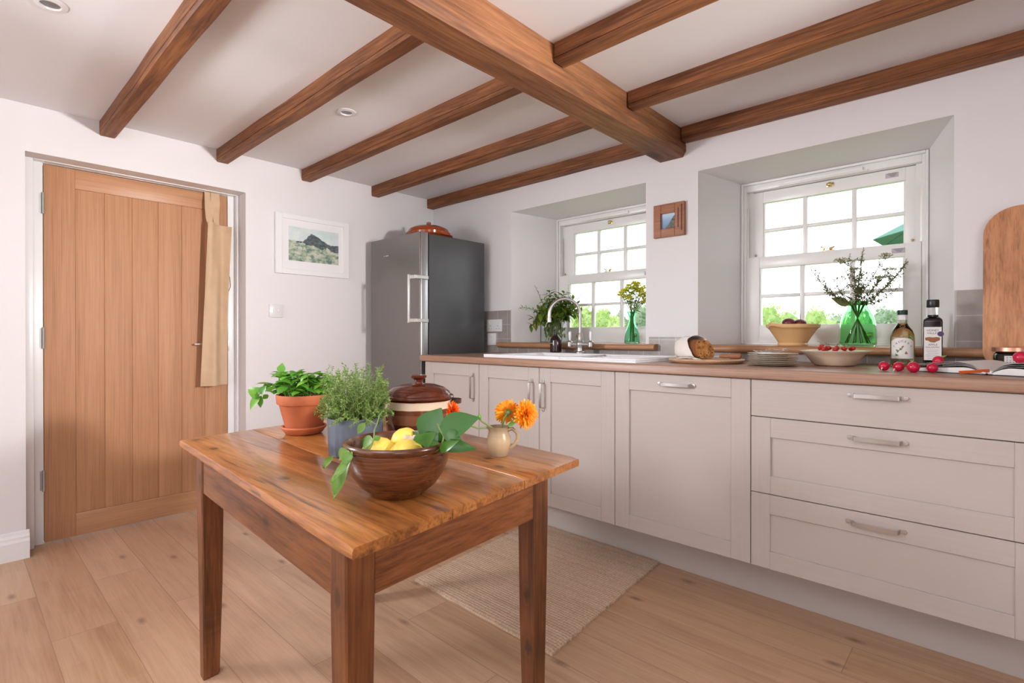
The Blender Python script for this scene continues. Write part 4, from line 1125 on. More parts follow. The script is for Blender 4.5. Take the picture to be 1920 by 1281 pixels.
p0 = neck+V((-.02,0,.01)); q0 = at(1562, 559, dd-.03); lv.leaf(at(1592, 572, dd-.03), q0-at(1592, 572, dd-.03), -FW, .085, .040, .3, .2, 6); lv.leaf(p0+V((0,0,.01)), -RT*.6+V((0,0,.6)), (0,0,1), .05, .022, .5, .2, 5); lv.leaf(neck, RT+V((0,0,.5)), (0,0,1), .045, .02, .5, .2, 5)
st = obj('stems', b, M['sage'], t); obj('leaves', lv, M['mixed2'] if 'mixed2' in M else M['sage'], t, 60, fix=False); obj('seed_heads', um, M['umbel'], t, 60)

# small aqua vase with yellow flowers
ac = V((1.868, .030, SZ))
t = thing('glass_vase', 'slim pale aqua glass bottle vase on the small window sill', 'vase', ac)
b = B(); b.lathe([(0,0), (.040,0), (.046,.006), (.045,.03), (.040,.065), (.030,.098), (.021,.122), (.017,.142), (.018,.160), (.026,.182), (.031,.195), (.029,.195), (.0155,.160), (.0145,.142), (.0185,.122), (.0275,.098), (.0375,.065), (.0425,.03), (.042,.010), (0,.008)], ac, 40); obj('glass', b, M['aglass'], t)
t = thing('yellow_flowers', 'bunch of yellow green flowers in the slim aqua vase', 'flowers', ac+V((0,0,.02)))
b = B(); fl = B(); lf_ = B(); da = dep(ac)
for k, (px, py) in enumerate(((1168,548), (1178,538), (1189,533), (1198,534), (1207,540), (1216,549), (1212,557), (1202,556), (1183,552), (1172,557), (1193,546), (1208,565), (1164,552), (1173,546), (1185,541), (1200,545), (1218,556), (1191,538), (1180,560), (1204,550))):
    tip = at(px, py, da+random.uniform(-.05,.03)); nk = ac+V((.008*math.cos(k*2), .008*math.sin(k*2), .165))
    pts = [ac+V((.015*math.cos(k*1.3), .015*math.sin(k*1.3), .012)), nk]+arc(nk, tip, .01, 5)[1:]
    b.tube(pts, .0017, 5)
    for j in range(22):
        q = random.uniform(0, 6.28); el = random.uniform(-.3, 1.1)
        d = V((math.cos(q)*math.cos(el), math.sin(q)*math.cos(el), math.sin(el)))
        fl.leaf(tip+d*.004, d, V((0,0,1)) if abs(d.z) < .9 else V((1,0,0)), .021, .022, .6, .3, 3, .8, 0, .2)
    leaves_along(lf_, pts[1:], 6, .036, .015, .7, .4)
obj('stems', b, M['stemg'], t); obj('petals', fl, M['yflower'], t, 60, fix=False); obj('leaves', lf_, M['basil'], t, 60, fix=False)

# rectangular clear vase of garden foliage
rc = V((1.205, .115, SZ)); ra = .12
t = thing('glass_vase', 'rectangular clear glass vase packed with foliage behind the tap', 'vase', rc)
R3 = Matrix.Rotation(ra, 3, 'Z'); hx, hy, hh = .085, .050, .165
b = B()
def bx(x0, x1, y0, y1, z0, z1): b.hexa([rc+R3 @ V(q) for q in ((x0,y0,z0), (x1,y0,z0), (x1,y1,z0), (x0,y1,z0), (x0,y0,z1), (x1,y0,z1), (x1,y1,z1), (x0,y1,z1))])
w = .004
bx(-hx,hx,-hy,-hy+w,0,hh); bx(-hx,hx,hy-w,hy,0,hh); bx(-hx,-hx+w,-hy+w,hy-w,0,hh); bx(hx-w,hx,-hy+w,hy-w,0,hh); bx(-hx+w,hx-w,-hy+w,hy-w,0,.008)
obj('glass', b, M['cglass'], t, 0)
t = thing('garden_foliage', 'mixed green and yellow garden foliage filling the rectangular vase', 'flowers', rc+V((0,0,.02)))
b = B(); lv = B(); wh = B(); dr_ = dep(rc); random.seed(3)
for k in range(80):                     # inside the vase
    p = rc+R3 @ V((random.uniform(-.07,.07), random.uniform(-.036,.036), random.uniform(.02,.14)))
    d = V((random.uniform(-.5,.5), random.uniform(-.3,.3), 1)); lv.leaf(p, d, (0,-1,.2), random.uniform(.03,.05), .018, .4, .2, 4)
    if k < 16: b.tube([rc+R3 @ V((random.uniform(-.06,.06), random.uniform(-.03,.03), .012)), p+V((0,0,.08))], .002, 5)
tops = [(974,577,.0), (1003,536,.03), (1020,560,0), (1030,546,.05), (1044,552,.02), (1058,548,0), (1085,541,.08), (1090,556,.05), (1078,580,-.04), (1062,590,-.05), (1010,590,-.04), (1000,600,-.03), (995,612,-.05), (1046,585,-.05), (1030,580,-.05), (1070,570,.02), (1090,585,-.02), (1050,562,.04), (1015,575,.02), (1040,600,-.06), (1025,568,-.02), (1036,562,0), (1048,570,-.03), (1060,560,.03), (1075,562,.05), (1082,572,.03), (1022,590,-.06), (1055,597,-.06), (1008,582,0)]
for k, (px, py, df) in enumerate(tops):
    tip = at(px, py, dr_+df*.9-.01); bs = rc+R3 @ V((random.uniform(-.06,.06), random.uniform(-.03,.03), .15))
    pts = arc(bs, tip, .03 if k in (0,10,11,12) else .01, 7)
    b.tube(pts, [.0026-.0002*i for i in range(8)], 5)
    if k in (1, 6, 7): leaves_along(lv, pts, 16, .022, .007, .45, .3, start=.3)
    elif k == 0: leaves_along(lv, pts, 30, .026, .008, .6, .4, start=.2)
    else: leaves_along(lv, pts, 22, .058, .027, .75, .5, start=.15)
for k in range(40):
    p = at(1040+random.uniform(-18,20), 558+random.uniform(-6,6), dr_-.02+random.uniform(-.03,.03)); wh.sphere(p, .0045, 1)
obj('stems', b, M['stemg'], t); obj('leaves', lv, M['mixed'], t, 60, fix=False); obj('white_heads', wh, M['umbel'], t, 60)
# ------------------------------------------------------------------ rug
rug = [V((1.603,-1.385,0)), V((2.385,-1.398,0)), V((2.309,-.482,0)), V((1.527,-.470,0))]
b = B(); nx, ny = 46, 54; top = []; th = .013
def rp(u, v, z):
    p = rug[0].lerp(rug[1], u).lerp(rug[3].lerp(rug[2], u), v)
    e = .0035*math.sin(v*160)*(1 if u in (0,1) else 0)+.004*noise.noise(V((u*9, v*9, 2)))*(1 if u in (0,1) or v in (0,1) else 0)
    return V((p.x+e, p.y+e, z))
g_ = [[b.bm.verts.new(rp(i/nx, j/ny, th-(.004 if i in (0,nx) or j in (0,ny) else 0)+.0012*noise.noise(V((i*.4, j*.4, 1))))) for i in range(nx+1)] for j in range(ny+1)]
for j in range(ny):
    for i in range(nx): b.face([g_[j][i], g_[j][i+1], g_[j+1][i+1], g_[j+1][i]])
rim = [g_[0][i] for i in range(nx+1)]+[g_[j][nx] for j in range(1, ny+1)]+[g_[ny][i] for i in range(nx-1, -1, -1)]+[g_[j][0] for j in range(ny-1, 0, -1)]
low = [b.bm.verts.new((v.co.x, v.co.y, .0005)) for v in rim]
for k in range(len(rim)): b.face([rim[k], low[k], low[(k+1) % len(rim)], rim[(k+1) % len(rim)]])
b.face(low)
tag(obj('rug', b, M['rug'], None, 50, (1.95, -.93, 0)), 'woven jute rug on the oak floor behind the table', 'rug')

# ------------------------------------------------------------------ table
TT = .725
A_, B_, C_, D_ = V((1.398,-2.238,0)), V((2.678,-2.313,0)), V((2.578,-1.511,0)), V((1.298,-1.436,0))
tb_ = thing('kitchen_table', 'old worn pine kitchen table with tapered legs in the foreground', 'table', (1.99, -1.87, 0))
b = B(); fr = [(0, .312), (.316, .644), (.648, 1)]
random.seed(8)
for k, (f0, f1) in enumerate(fr):
    n = 40
    rings = []
    for i in range(n+1):
        u = i/n
        P = lambda f: A_.lerp(B_, u).lerp(D_.lerp(C_, u), f)
        p0, p1 = P(f0), P(f1)
        t_ = (p1-p0).normalized(); dn = .0014*noise.noise(V((u*5, k*3, 1)))
        fr0 = (.002*noise.noise(V((u*14, 1, 2)))+.002*noise.noise(V((u*60, 4, 2)))) if k == 0 else 0
        e = .004 if i in (0, n) else 0
        zt, zb = TT+dn*.5-e*.8, TT-.028+e*.8
        q0 = p0+t_*(fr0 if fr0 > 0 else fr0*.5)
        ro = .007 if k == 0 else .0018; r1 = .007 if k == 2 else .0018
        rings.append([q0+V((0,0,zb+ro*.6))+t_*0, q0+t_*ro*.5+V((0,0,zb)), p1-t_*r1*.5+V((0,0,zb)), p1+V((0,0,zb+r1*.6)), p1+V((0,0,zt-r1)), p1-t_*r1*.3+V((0,0,zt-r1*.3)), p1-t_*r1+V((0,0,zt)), q0+t_*ro+V((0,0,zt)), q0+t_*ro*.3+V((0,0,zt-ro*.3)), q0+V((0,0,zt-ro))])
    b.loft(rings)
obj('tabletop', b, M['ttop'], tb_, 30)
ex = (B_-A_).normalized(); ey = V((-.085, .996, 0)).normalized()
def leg(corner, sx, sy, w=.066, wb=.048):
    c = V(corner); b = B(); rings = []
    tz = TT-.0285
    for z, k in ((0, .92), (.006, 1), (.30, None), (.58, 'T'), (tz, 'T')):
        if k == 'T': ww = w; off = 0
        elif k is None: ww = wb+(w-wb)*.62; off = .004
        else: ww = wb*k; off = .008+.002*(1-k)
        p = c+ex*sx*off+ey*sy*off
        a, d = ex*sx*ww, ey*sy*ww; ch = .004
        q = [p+ex*sx*ch, p+a-ex*sx*ch, p+a+ey*sy*ch, p+a+d-ey*sy*ch, p+a+d-ex*sx*ch, p+d+ex*sx*ch, p+d-ey*sy*ch, p+ey*sy*ch]
        rings.append([v+V((0,0,z)) for v in q])
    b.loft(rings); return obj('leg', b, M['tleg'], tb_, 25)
LFL, LFR = V((1.610,-2.246,0)), V((2.628,-2.297,0)); LBR = V((2.574,-1.650,0)); LBL = V((1.556,-1.600,0))
leg(LFL, 1, 1); leg(LFR, -1, 1); leg(LBR, -1, -1); leg(LBL, 1, -1)
def rail(p, q, inn, m):
    d = (q-p).normalized(); b = B(); z0, z1 = .594, TT-.0285; th = inn.normalized()*.022
    a, c = p+d*.0665, q-d*.0665
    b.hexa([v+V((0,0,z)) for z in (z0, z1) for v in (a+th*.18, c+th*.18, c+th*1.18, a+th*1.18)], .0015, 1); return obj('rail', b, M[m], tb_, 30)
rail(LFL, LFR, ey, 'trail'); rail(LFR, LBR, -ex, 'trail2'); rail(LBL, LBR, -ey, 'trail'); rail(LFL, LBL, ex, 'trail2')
TZ = TT+.0008

# terracotta pot of basil on its saucer
pc = V((1.603, -1.888, TZ))
b = B(); b.lathe([(0,0), (.058,0), (.066,.004), (.074,.016), (.078,.020), (.0795,.025), (.077,.029), (.071,.028), (.066,.018), (.058,.009), (0,.009)], pc, 56)
tag(obj('saucer', b, M['terra'], None, 40, pc), 'terracotta saucer under the basil pot on the table', 'saucer')
pz = TZ+.0095; p0 = V((pc.x, pc.y, pz))
t = thing('potted_basil', 'basil plant in a terracotta pot on the table', 'plant', p0)
b = B(); b.lathe([(0,0), (.060,0), (.062,.003), (.085,.098), (.0865,.100), (.0915,.101), (.0935,.104), (.0965,.132), (.0955,.136), (.090,.136), (.0875,.130), (.082,.10), (.058,.01), (0,.01)], p0, 56); obj('pot', b, M['terra'], t)
b = B(); b.lathe([(0,.122), (.05,.124), (.084,.119)], p0, 40); 
for v in b.bm.verts: v.co.z += .004*noise.noise(v.co*60)
obj('soil', b, M['soil'], t)
random.seed(21)
b = B(); st = B(); dB = dep(p0)
def blob_leaf(bb, p, d, L, Wd): bb.leaf(p, d, V((0,0,1)) if abs(V(d).normalized().z) < .85 else FW*-1, L, Wd, random.uniform(.6,1.6), -.30, 6, .66)
stems = []
for k in range(22):
    a = random.uniform(0, 2*PI); r = .065*math.sqrt(random.random())
    s0 = p0+V((r*math.cos(a), r*math.sin(a), .12)); h = random.uniform(.04,.10)
    s1 = s0+V((.45*r*math.cos(a)+random.uniform(-.012,.012), .45*r*math.sin(a)+random.uniform(-.012,.012), h)); stems.append((s0, s1, h))
for (px, py) in ((527,690), (503,708), (560,690), (588,692), (600,700), (575,705), (545,700), (515,715)):
    s1 = at(px, py+10, dB+random.uniform(-.05,.05)); s0 = V((p0.x+(s1.x-p0.x)*.5, p0.y+(s1.y-p0.y)*.5, p0.z+.12)); stems.append((s0, s1, .08))
for s0, s1, h in stems:
    st.tube(arc(s0, s1, .004, 4, (.5,.5,0)), [.0020,.0018,.0016,.0014,.0012], 5)
    for lvl in (.5, .8, 1.0):
        q = s0.lerp(s1, lvl); a = random.uniform(0, PI); n_ = 2 if lvl < 1 else 4
        for j in range(n_):
            aa = a+j*2*PI/n_+random.uniform(-.3,.3); d = V((math.cos(aa), math.sin(aa), random.uniform(-.45,.9)))
            L = random.uniform(.036,.056)*(1 if lvl < 1 else .85); blob_leaf(b, q, d, L, L*.80)
p1 = at(527, 699, dB-.02); b.leaf(p1, V((0,0,1))+RT*.1, -FW, .036, .033, .25, .15, 6, .7)
# trailing branch on the left
br = [p0+V((-.03,-.02,.125))-RT*.02, at(517,728,dB-.03), at(505,730,dB-.04), at(488,738,dB-.05), at(480,742,dB-.05)]
st.tube(br, [.0024,.0022,.002,.0018,.0015], 6)
for (x0, y0, x1, y1, wd) in ((484,738,464,728,.030), (488,739,497,724,.030), (486,742,468,766,.030), (490,742,486,765,.028), (494,740,502,748,.022), (487,740,472,746,.024), (500,734,514,726,.020), (490,736,478,726,.02), (480,742,467,735,.026)):
    a, c = at(x0, y0, dB-.05), at(x1, y1, dB-.05+random.uniform(-.03,.03)); b.leaf(a, c-a, -FW+V((0,0,.5)), (c-a).length*1.05, wd, .35, .3, 6, .72)
obj('stems', st, M['stemg'], t, 60); obj('leaves', b, M['basil'], t, 70, fix=False)

# thyme in the ribbed blue pot
tc_ = V((2.045, -1.935, TZ))
t = thing('potted_thyme', 'bushy thyme plant in a blue grey ribbed pot on the table', 'plant', tc_)
b = B(); seg = 88; prof = [(.0, 0), (.074,0), (.079,.004), (.081,.05), (.0825,.108), (.0815,.113), (.077,.113), (.0755,.105), (.074,.02), (0,.014)]
rows = []
for r, z in prof:
    if r < 1e-6: rows.append([b.bm.verts.new(tc_+V((0,0,z)))]); continue
    rows.append([b.bm.verts.new(tc_+V(((r-(.0018 if (k % 4 in (0, 3) and .003 < z < .100 and r > .0765) else 0))*math.cos(2*PI*k/seg), (r-(.0018 if (k % 4 in (0,3) and .003 < z < .100 and r > .0765) else 0))*math.sin(2*PI*k/seg), z))) for k in range(seg)])
for a, c in zip(rows, rows[1:]):
    for i in range(seg):
        j = (i+1) % seg
        if len(a) == 1: b.face([a[0], c[j], c[i]])
        elif len(c) == 1: b.face([a[i], a[j], c[0]])
        else: b.face([a[i], a[j], c[j], c[i]])
obj('pot', b, M['blue'], t, 50)
b = B(); b.lathe([(0,.100), (.06,.101), (.0745,.098)], tc_, 36); obj('soil', b, M['soil'], t)
random.seed(33); st = B(); lv = B()
for k in range(270):
    a = random.uniform(0, 2*PI); r = .068*math.sqrt(random.random()); s0 = tc_+V((r*math.cos(a), r*math.sin(a), .100))
    lean = random.uniform(.15, 1.0); h = random.uniform(.03,.175)*(1-.25*(r/.07)**2*(lean > .7)); out = .03+.07*lean
    q = a+random.uniform(-.9,.9)
    e = s0+V((out*math.cos(q)*(r/.068+.2)*.75, out*math.sin(q)*(r/.068+.2)*.75, h))
    dd_ = V((e.x-tc_.x, e.y-tc_.y, 0))
    if dd_.length > .098: e -= dd_.normalized()*(dd_.length-.098)
    if k % 7 == 0: e.z = s0.z+random.uniform(-.005,.035); e += dd_.normalized()*.02
    m1 = s0.lerp(e,.35)+V((random.uniform(-.02,.02), random.uniform(-.02,.02), h*.16)); m2 = s0.lerp(e,.7)+V((random.uniform(-.026,.026), random.uniform(-.026,.026), h*.14))
    pts = [s0, m1, m2, e]; st.tube(pts, [.0011,.0009,.0008,.0005], 4, False)
    n_ = random.randint(10, 16)
    for j in range(n_):
        u = .22+.78*j/n_; f = u*3; i = min(int(f), 2); p = pts[i].lerp(pts[i+1], f-i); ax = (pts[i+1]-pts[i]).normalized()
        o_ = ax.orthogonal().normalized(); w_ = ax.cross(o_); aa = j*1.57+random.uniform(-.5,.5)
        for sgn in (1, -1):
            d = (o_*math.cos(aa)+w_*math.sin(aa))*sgn*.9+ax*.45
            lv.leaf(p, d, ax, random.uniform(.007,.0115), random.uniform(.0042,.0062), .3, .2, 2)
obj('stems', st, M['stemg'], t, 60); obj('leaves', lv, M['thyme'], t, 0, fix=False)

# brown striped stoneware pot with lid
kc = V((2.050, -1.700, TZ))
t = thing('stoneware_pot', 'round brown glazed stoneware pot with lid and cream band', 'pot', kc)
def _band():
    n = N('banded_stoneware'); tco = n.n('TexCoord'); sp = n.n('SeparateXYZ'); n.l(tco.outputs['Object'], sp.inputs[0])
    z = n.math('ADD', sp.outputs[2], n.math('MULTIPLY', n.noise(n.tc(), 30, 2), .002))
    r = n.n('ValToRGB'); r.color_ramp.interpolation = 'CONSTANT'; n.l(n.math('DIVIDE', z, .16), r.inputs[0]); cr = r.color_ramp
    stops = [(0, (.07,.016,.006)), (.14, (.16,.05,.02)), (.28, (.08,.02,.008)), (.46, (.20,.075,.035)), (.66, (.13,.036,.014)), (.755, (.68,.54,.40)), (.91, (.09,.02,.008))]
    while len(cr.elements) < len(stops): cr.elements.new(.5)
    for e, (p, c) in zip(cr.elements, stops): e.position = p; e.color = (*c, 1)
    n.col(r.outputs[0]); return n.set(Roughness=.16)
M['band'] = _band()
b = B(); b.lathe([(0,0), (.080,0), (.086,.005), (.106,.045), (.113,.085), (.113,.115), (.109,.140), (.111,.146), (.107,.150), (.100,.148), (.100,.10), (.085,.015), (0,.010)], kc, 56); obj('body', b, M['band'], t)
for s in (-1, 1):
    d = (RT*s+V((-RT.y,RT.x,0))*.3).normalized(); sd = V((-d.y, d.x, 0)); pts = [kc+d*.104+sd*y+V((0,0,.136))+d*(.036*(1-(y/.042)**2)) for y in (-.042,-.03,-.015,0,.015,.03,.042)]
    b = B(); b.ribbon(pts, (0,0,1), .014, .016); obj('handle', b, M['brown'], t, 60)
b = B(); b.lathe([(.1085,.1505), (.117,.151), (.119,.155), (.116,.160), (.108,.163), (.104,.172), (.085,.186), (.055,.196), (.02,.199), (0,.199)], kc, 56); l = obj('lid', b, M['brown'], t)
b = B(); b.lathe([(.016,.198), (.013,.205), (.015,.212), (.026,.219), (.028,.224), (.024,.228), (0,.2285)], kc, 28); obj('knob', b, M['brown'], l)

# wooden bowl with lemons
wc = V((2.478, -2.080, TZ))
b = B(); b.lathe([(0,.0), (.058,0), (.062,.003), (.066,.008), (.086,.024), (.103,.048), (.113,.072), (.1175,.092), (.1185,.1035), (.1165,.1055), (.1190,.1085), (.1220,.114), (.1215,.119), (.119,.122), (.114,.1225), (.110,.114), (.106,.09), (.094,.052), (.076,.028), (.055,.014), (0,.011)], wc, 72)
tag(obj('wooden_bowl', b, M['bowlw'], None, 40, wc), 'dark turned wooden bowl of lemons on the table', 'bowl')
def lemon(p, ax, label, r=.0315):
    q = V((0,0,1)).rotation_difference(V(ax).normalized()).to_matrix()
    b = B(); b.lathe([(0,-r*1.42), (r*.10,-r*1.39), (r*.22,-r*1.24), (r*.55,-r*1.0), (r*.85,-r*.6), (r,-r*.1), (r*.98,r*.25), (r*.8,r*.7), (r*.5,r*1.02), (r*.22,r*1.2), (r*.08,r*1.24), (0,r*1.22)], p, 32, q)
    return tag(obj('lemon', b, M['lemon'], None, 60, p), label, 'lemon', 'lemons in the wooden bowl')
BK = V((-RT.y, RT.x, 0))
lemon(wc+RT*-.040+BK*-.020+V((0,0,.100)), RT+BK*.25+V((0,0,.15)), 'yellow lemon on the left in the wooden bowl, under the thin stem')
lemon(wc+RT*.010+BK*.022+V((0,0,.113)), RT*.6+BK*-.5+V((0,0,.55)), 'yellow lemon standing highest in the wooden bowl, at the back')
lemon(wc+RT*.026+BK*-.034+V((0,0,.098)), RT+BK*.1+V((0,0,.1)), 'yellow lemon on the right in the wooden bowl, under the curled leaf')
lemon(wc+RT*-.055+BK*.030+V((0,0,.088)), BK+RT*.3, 'yellow lemon at the back left of the wooden bowl')
ll = lemon(wc+RT*-.030+BK*0+V((0,0,.048)), RT, 'yellow lemon low in the wooden bowl, under the others')
for dx, dy in ((.035,.0), (0,.038), (.0,-.036)): dup(ll, wc+RT*dx+BK*dy+V((0,0,.050 if dx < .05 else .066)))

# lemon sprigs lying in the bowl
t = thing('lemon_sprig', 'lemon sprig with large glossy leaves and blossom on the right of the bowl', 'sprig', wc+V((0,0,.12)))
dW = dep(wc); b = B(); lv = B()
def pl(x0, y0, d0, x1, y1, d1, wd, bend=.3, fold=.2, up=None, wob=0):
    a, c = at(x0, y0, d0), at(x1, y1, d1); lv.leaf(a, c-a, up or (-FW+V((0,0,.4))), (c-a).length*1.03, wd, bend, fold, 8, .78, wob)
main = [at(822,848,dW-.02), at(828,838,dW-.03), at(832,818,dW-.03), at(824,803,dW-.02), at(820,795,dW-.02)]
b.tube(main, [.0026,.0026,.0022,.002,.0016], 6)
b.tube([main[1], at(812,838,dW-.02), at(790,822,dW), at(776,815,dW+.01)], .0016, 6)
pl(792,822,dW+.01, 826,766,dW+.03, .068, .15, .10)
pl(822,808,dW-.02, 893,783,dW-.06, .058, .2, .15)
pl(790,822,dW-.02, 752,826,dW+.02, .036, .4, .2)
pl(798,812,dW-.03, 802,850,dW-.075, .050, -.6, .5, None, .002)
pl(825,836,dW-.04, 879,835,dW-.09, .030, 1.1, .35)
pl(822,815,dW, 786,838,dW-.01, .040, .5, .25)
pl(826,806,dW, 842,835,dW+.03, .038, .5, .2)
pl(775,818,dW, 738,830,dW+.03, .030, .5, .2)
pl(822,832,dW-.05, 800,846,dW-.085, .028, .5, .3)
pl(832,812,dW-.04, 862,822,dW-.06, .030, .6, .2)
pl(824,846,dW-.06, 851,828,dW-.10, .022, .5, .4)
pl(700,832,dW-.01, 672,822,dW+.03, .030, .4, .2)
obj('stem', b, M['stemg'], t, 60); obj('leaves', lv, M['lemleaf'], t, 70, fix=False)
b = B(); p = at(765, 821, dW-.02)
for k in range(6): a = k*PI/3; b.leaf(p, RT*math.cos(a)+V((0,0,1))*math.sin(a)-FW*.5, -FW, .015, .008, -.6, .3, 4)
for k in range(2): b.sphere(at(772+5*k, 822-2*k, dW-.02), .0042, 2, (1,1,1.3))
obj('blossom', b, M['blossom'], t, 60, fix=False)
t = thing('lemon_sprig', 'drooping lemon sprig with curled leaves hanging over the left rim of the bowl', 'sprig', wc+RT*-.07+V((0,0,.12)))
b = B(); lv = B()
b.tube([at(688,852,dW-.07), at(695,838,dW-.06), at(701,822,dW-.05), at(702,806,dW-.04), at(707,795,dW-.04), at(711,780,dW-.03), at(716,771,dW-.02)], [.0018,.0018,.0017,.0016,.0015,.0012,.0008], 6)
b.tube([at(694,842,dW-.06), at(680,842,dW-.08), at(664,846,dW-.09), at(650,850,dW-.09)], .0014, 6)
b.tube([at(706,796,dW-.04), at(690,788,dW-.03), at(684,795,dW-.03)], .0010, 5)
pl(684,793,dW-.03, 669,814,dW-.03, .018, .3, .2)
pl(655,846,dW-.09, 622,858,dW-.06, .026, .7, .4, None, .001); pl(626,855,dW-.065, 594,884,dW-.05, .016, .8, .5, None, .002)
pl(658,850,dW-.09, 621,936,dW-.13, .027, .35, .7, None, .006)
pl(660,848,dW-.10, 640,872,dW-.12, .022, .6, .5, None, .003); pl(650,868,dW-.115, 622,906,dW-.13, .016, -.5, .6, None, .004)
pl(698,830,dW-.05, 676,828,dW-.02, .030, .4, .2)
pl(700,825,dW-.05, 714,819,dW-.04, .014, .5, .3)
obj('stem', b, M['stemg'], t, 60); obj('leaves', lv, M['lemleaf2'], t, 70, fix=False)

# little jug and marigolds
jc = V((2.386, -1.655, TZ))
def _jugm():
    n = N('stoneware_jug_glaze'); tco = n.n('TexCoord'); sp = n.n('SeparateXYZ'); n.l(tco.outputs['Object'], sp.inputs[0])
    z = n.math('ADD', n.math('DIVIDE', sp.outputs[2], .09), n.math('MULTIPLY', n.noise(n.tc(scale=(1,1,8)), 25, 3), .12))
    n.col(n.ramp(z, [(.1, (.36,.25,.17)), (.3, (.46,.33,.20)), (.55, (.52,.38,.22)), (.8, (.40,.28,.16)), (1, (.33,.24,.15))])); return n.set(Roughness=.35)
M['jug'] = _jugm()
t = thing('jug', 'small beige stoneware jug holding marigolds on the table corner', 'jug', jc)
b = B(); b.lathe([(0,0), (.026,0), (.0275,.003), (.034,.024), (.0365,.040), (.035,.054), (.0305,.066), (.0285,.074), (.0305,.085), (.032,.088), (.030,.088), (.0265,.074), (.028,.066), (.033,.045), (.026,.008), (0,.006)], jc, 48)
la = math.atan2(-RT.y-.3*FW.y, -RT.x-.3*FW.x)
for v in b.bm.verts:
    d = v.co-jc; a = (math.atan2(d.y, d.x)-la+PI) % (2*PI)-PI
    if d.z > .07 and abs(a) < .45: v.co += V((math.cos(la), math.sin(la), .2))*(.008*math.cos(a/.45*PI/2)*(d.z-.07)/.018)
obj('body', b, M['jug'], t)
hd_ = RT*.9-FW*.2; hd_.z = 0; hd_.normalize()
b = B(); b.tube([jc+hd_*.028+V((0,0,.078)), jc+hd_*.042+V((0,0,.082)), jc+hd_*.056+V((0,0,.070)), jc+hd_*.058+V((0,0,.052)), jc+hd_*.048+V((0,0,.034)), jc+hd_*.0345+V((0,0,.024))], [.006,.0058,.0052,.005,.005,.0058], 10); obj('handle', b, M['jug'], t)
dJ = dep(jc)
def marigold(px, py, d, face, r, label, mat='petal', stem=None, seed=0):
    random.seed(seed); p = at(px, py, d); n_ = V(face).normalized(); u = n_.orthogonal().normalized(); w = n_.cross(u)
    t = thing('marigold', label, 'flower', jc+V((0,0,.05)), 'marigolds in the jug')
    b = B()
    for ring, (cnt, rr, el) in enumerate(((26, 1.0, .10), (26, .92, .28), (22, .78, .55), (18, .58, .85), (12, .36, 1.15))):
        for k in range(cnt):
            a = 2*PI*k/cnt+ring*.37+random.uniform(-.06,.06); e = el+random.uniform(-.12,.12)
            dd = (u*math.cos(a)+w*math.sin(a))*math.cos(e)+n_*math.sin(e)
            b.leaf(p+n_*.002*ring, dd, n_, r*rr*random.uniform(.95,1.1), r*.24, random.uniform(-.1,.3), .25, 4, 1.3, 0, .45)
    obj('petals', b, M[mat], t, 60, fix=False)
    b = B(); b.sphere(p-n_*.003, r*.20, 2)
    for k in range(14):
        a = 2*PI*k/14; dd = (u*math.cos(a)+w*math.sin(a))-n_*.1; b.leaf(p-n_*.004, dd, -n_, r*.42, r*.13, -.2, .2, 3)
    sp = stem or [p-n_*.006, p-n_*.03+V((0,0,-.006)), jc+V((0,0,.095)), jc+V((0,0,.02))]
    b.tube(sp, [.0028]*len(sp), 7)
    obj('stem', b, M['stemg'], t, 60, fix=False); return t
marigold(951, 773, dJ, FW*.85-RT*.45+V((0,0,.25)), .0385, 'orange marigold in the jug seen from behind, left of the front pair', seed=1, stem=[at(951,773,dJ)-V((0,0,.004))-FW*.004, at(945,785,dJ-.012), at(941,800,dJ-.005), jc+V((.0,0,.03))])
marigold(984, 777, dJ-.01, -FW*.75+RT*.6+V((0,0,.1)), .0435, 'bright orange yellow marigold in the jug facing right towards the viewer', seed=2, stem=[at(981,777,dJ+.005), at(966,785,dJ+.01), at(955,796,dJ+.004), jc+V((.01,0,.03))])
marigold(846, 772, dJ-.04, -RT*.35-FW*.25+V((0,0,.75))*.0+RT*.9, .030, 'red orange marigold in the jug leaning left behind the lemon leaves', 'petalr', seed=3, stem=[at(845,772,dJ-.04), at(866,792,dJ-.03), at(895,803,dJ-.02), at(922,803,dJ-.01), jc+V((-.01,0,.04))])
t = thing('marigold_bud', 'green marigold bud on a stem leaning left out of the jug', 'flower', jc+V((0,0,.05)), 'marigolds in the jug')
b = B(); pts = [at(899,784,dJ-.02), at(903,790,dJ-.02), at(914,797,dJ-.01), at(924,803,dJ-.005), jc+V((-.012,0,.03))]; b.tube(pts, [.0026]*5, 7); obj('stem', b, M['stemg'], t, 60)
b = B(); b.sphere(at(899,782,dJ-.02), .0065, 2, (1,1,1.2)); b.leaf(at(903,790,dJ-.02), RT*.1+V((0,0,.7))-RT*.5, -FW, .018, .006, .3, .2, 4); b.leaf(at(952,800,dJ-.02), RT+V((0,0,.7)), -FW, .034, .013, .5, .3, 5); obj('bud', b, M['basil'], t, 60, fix=False)

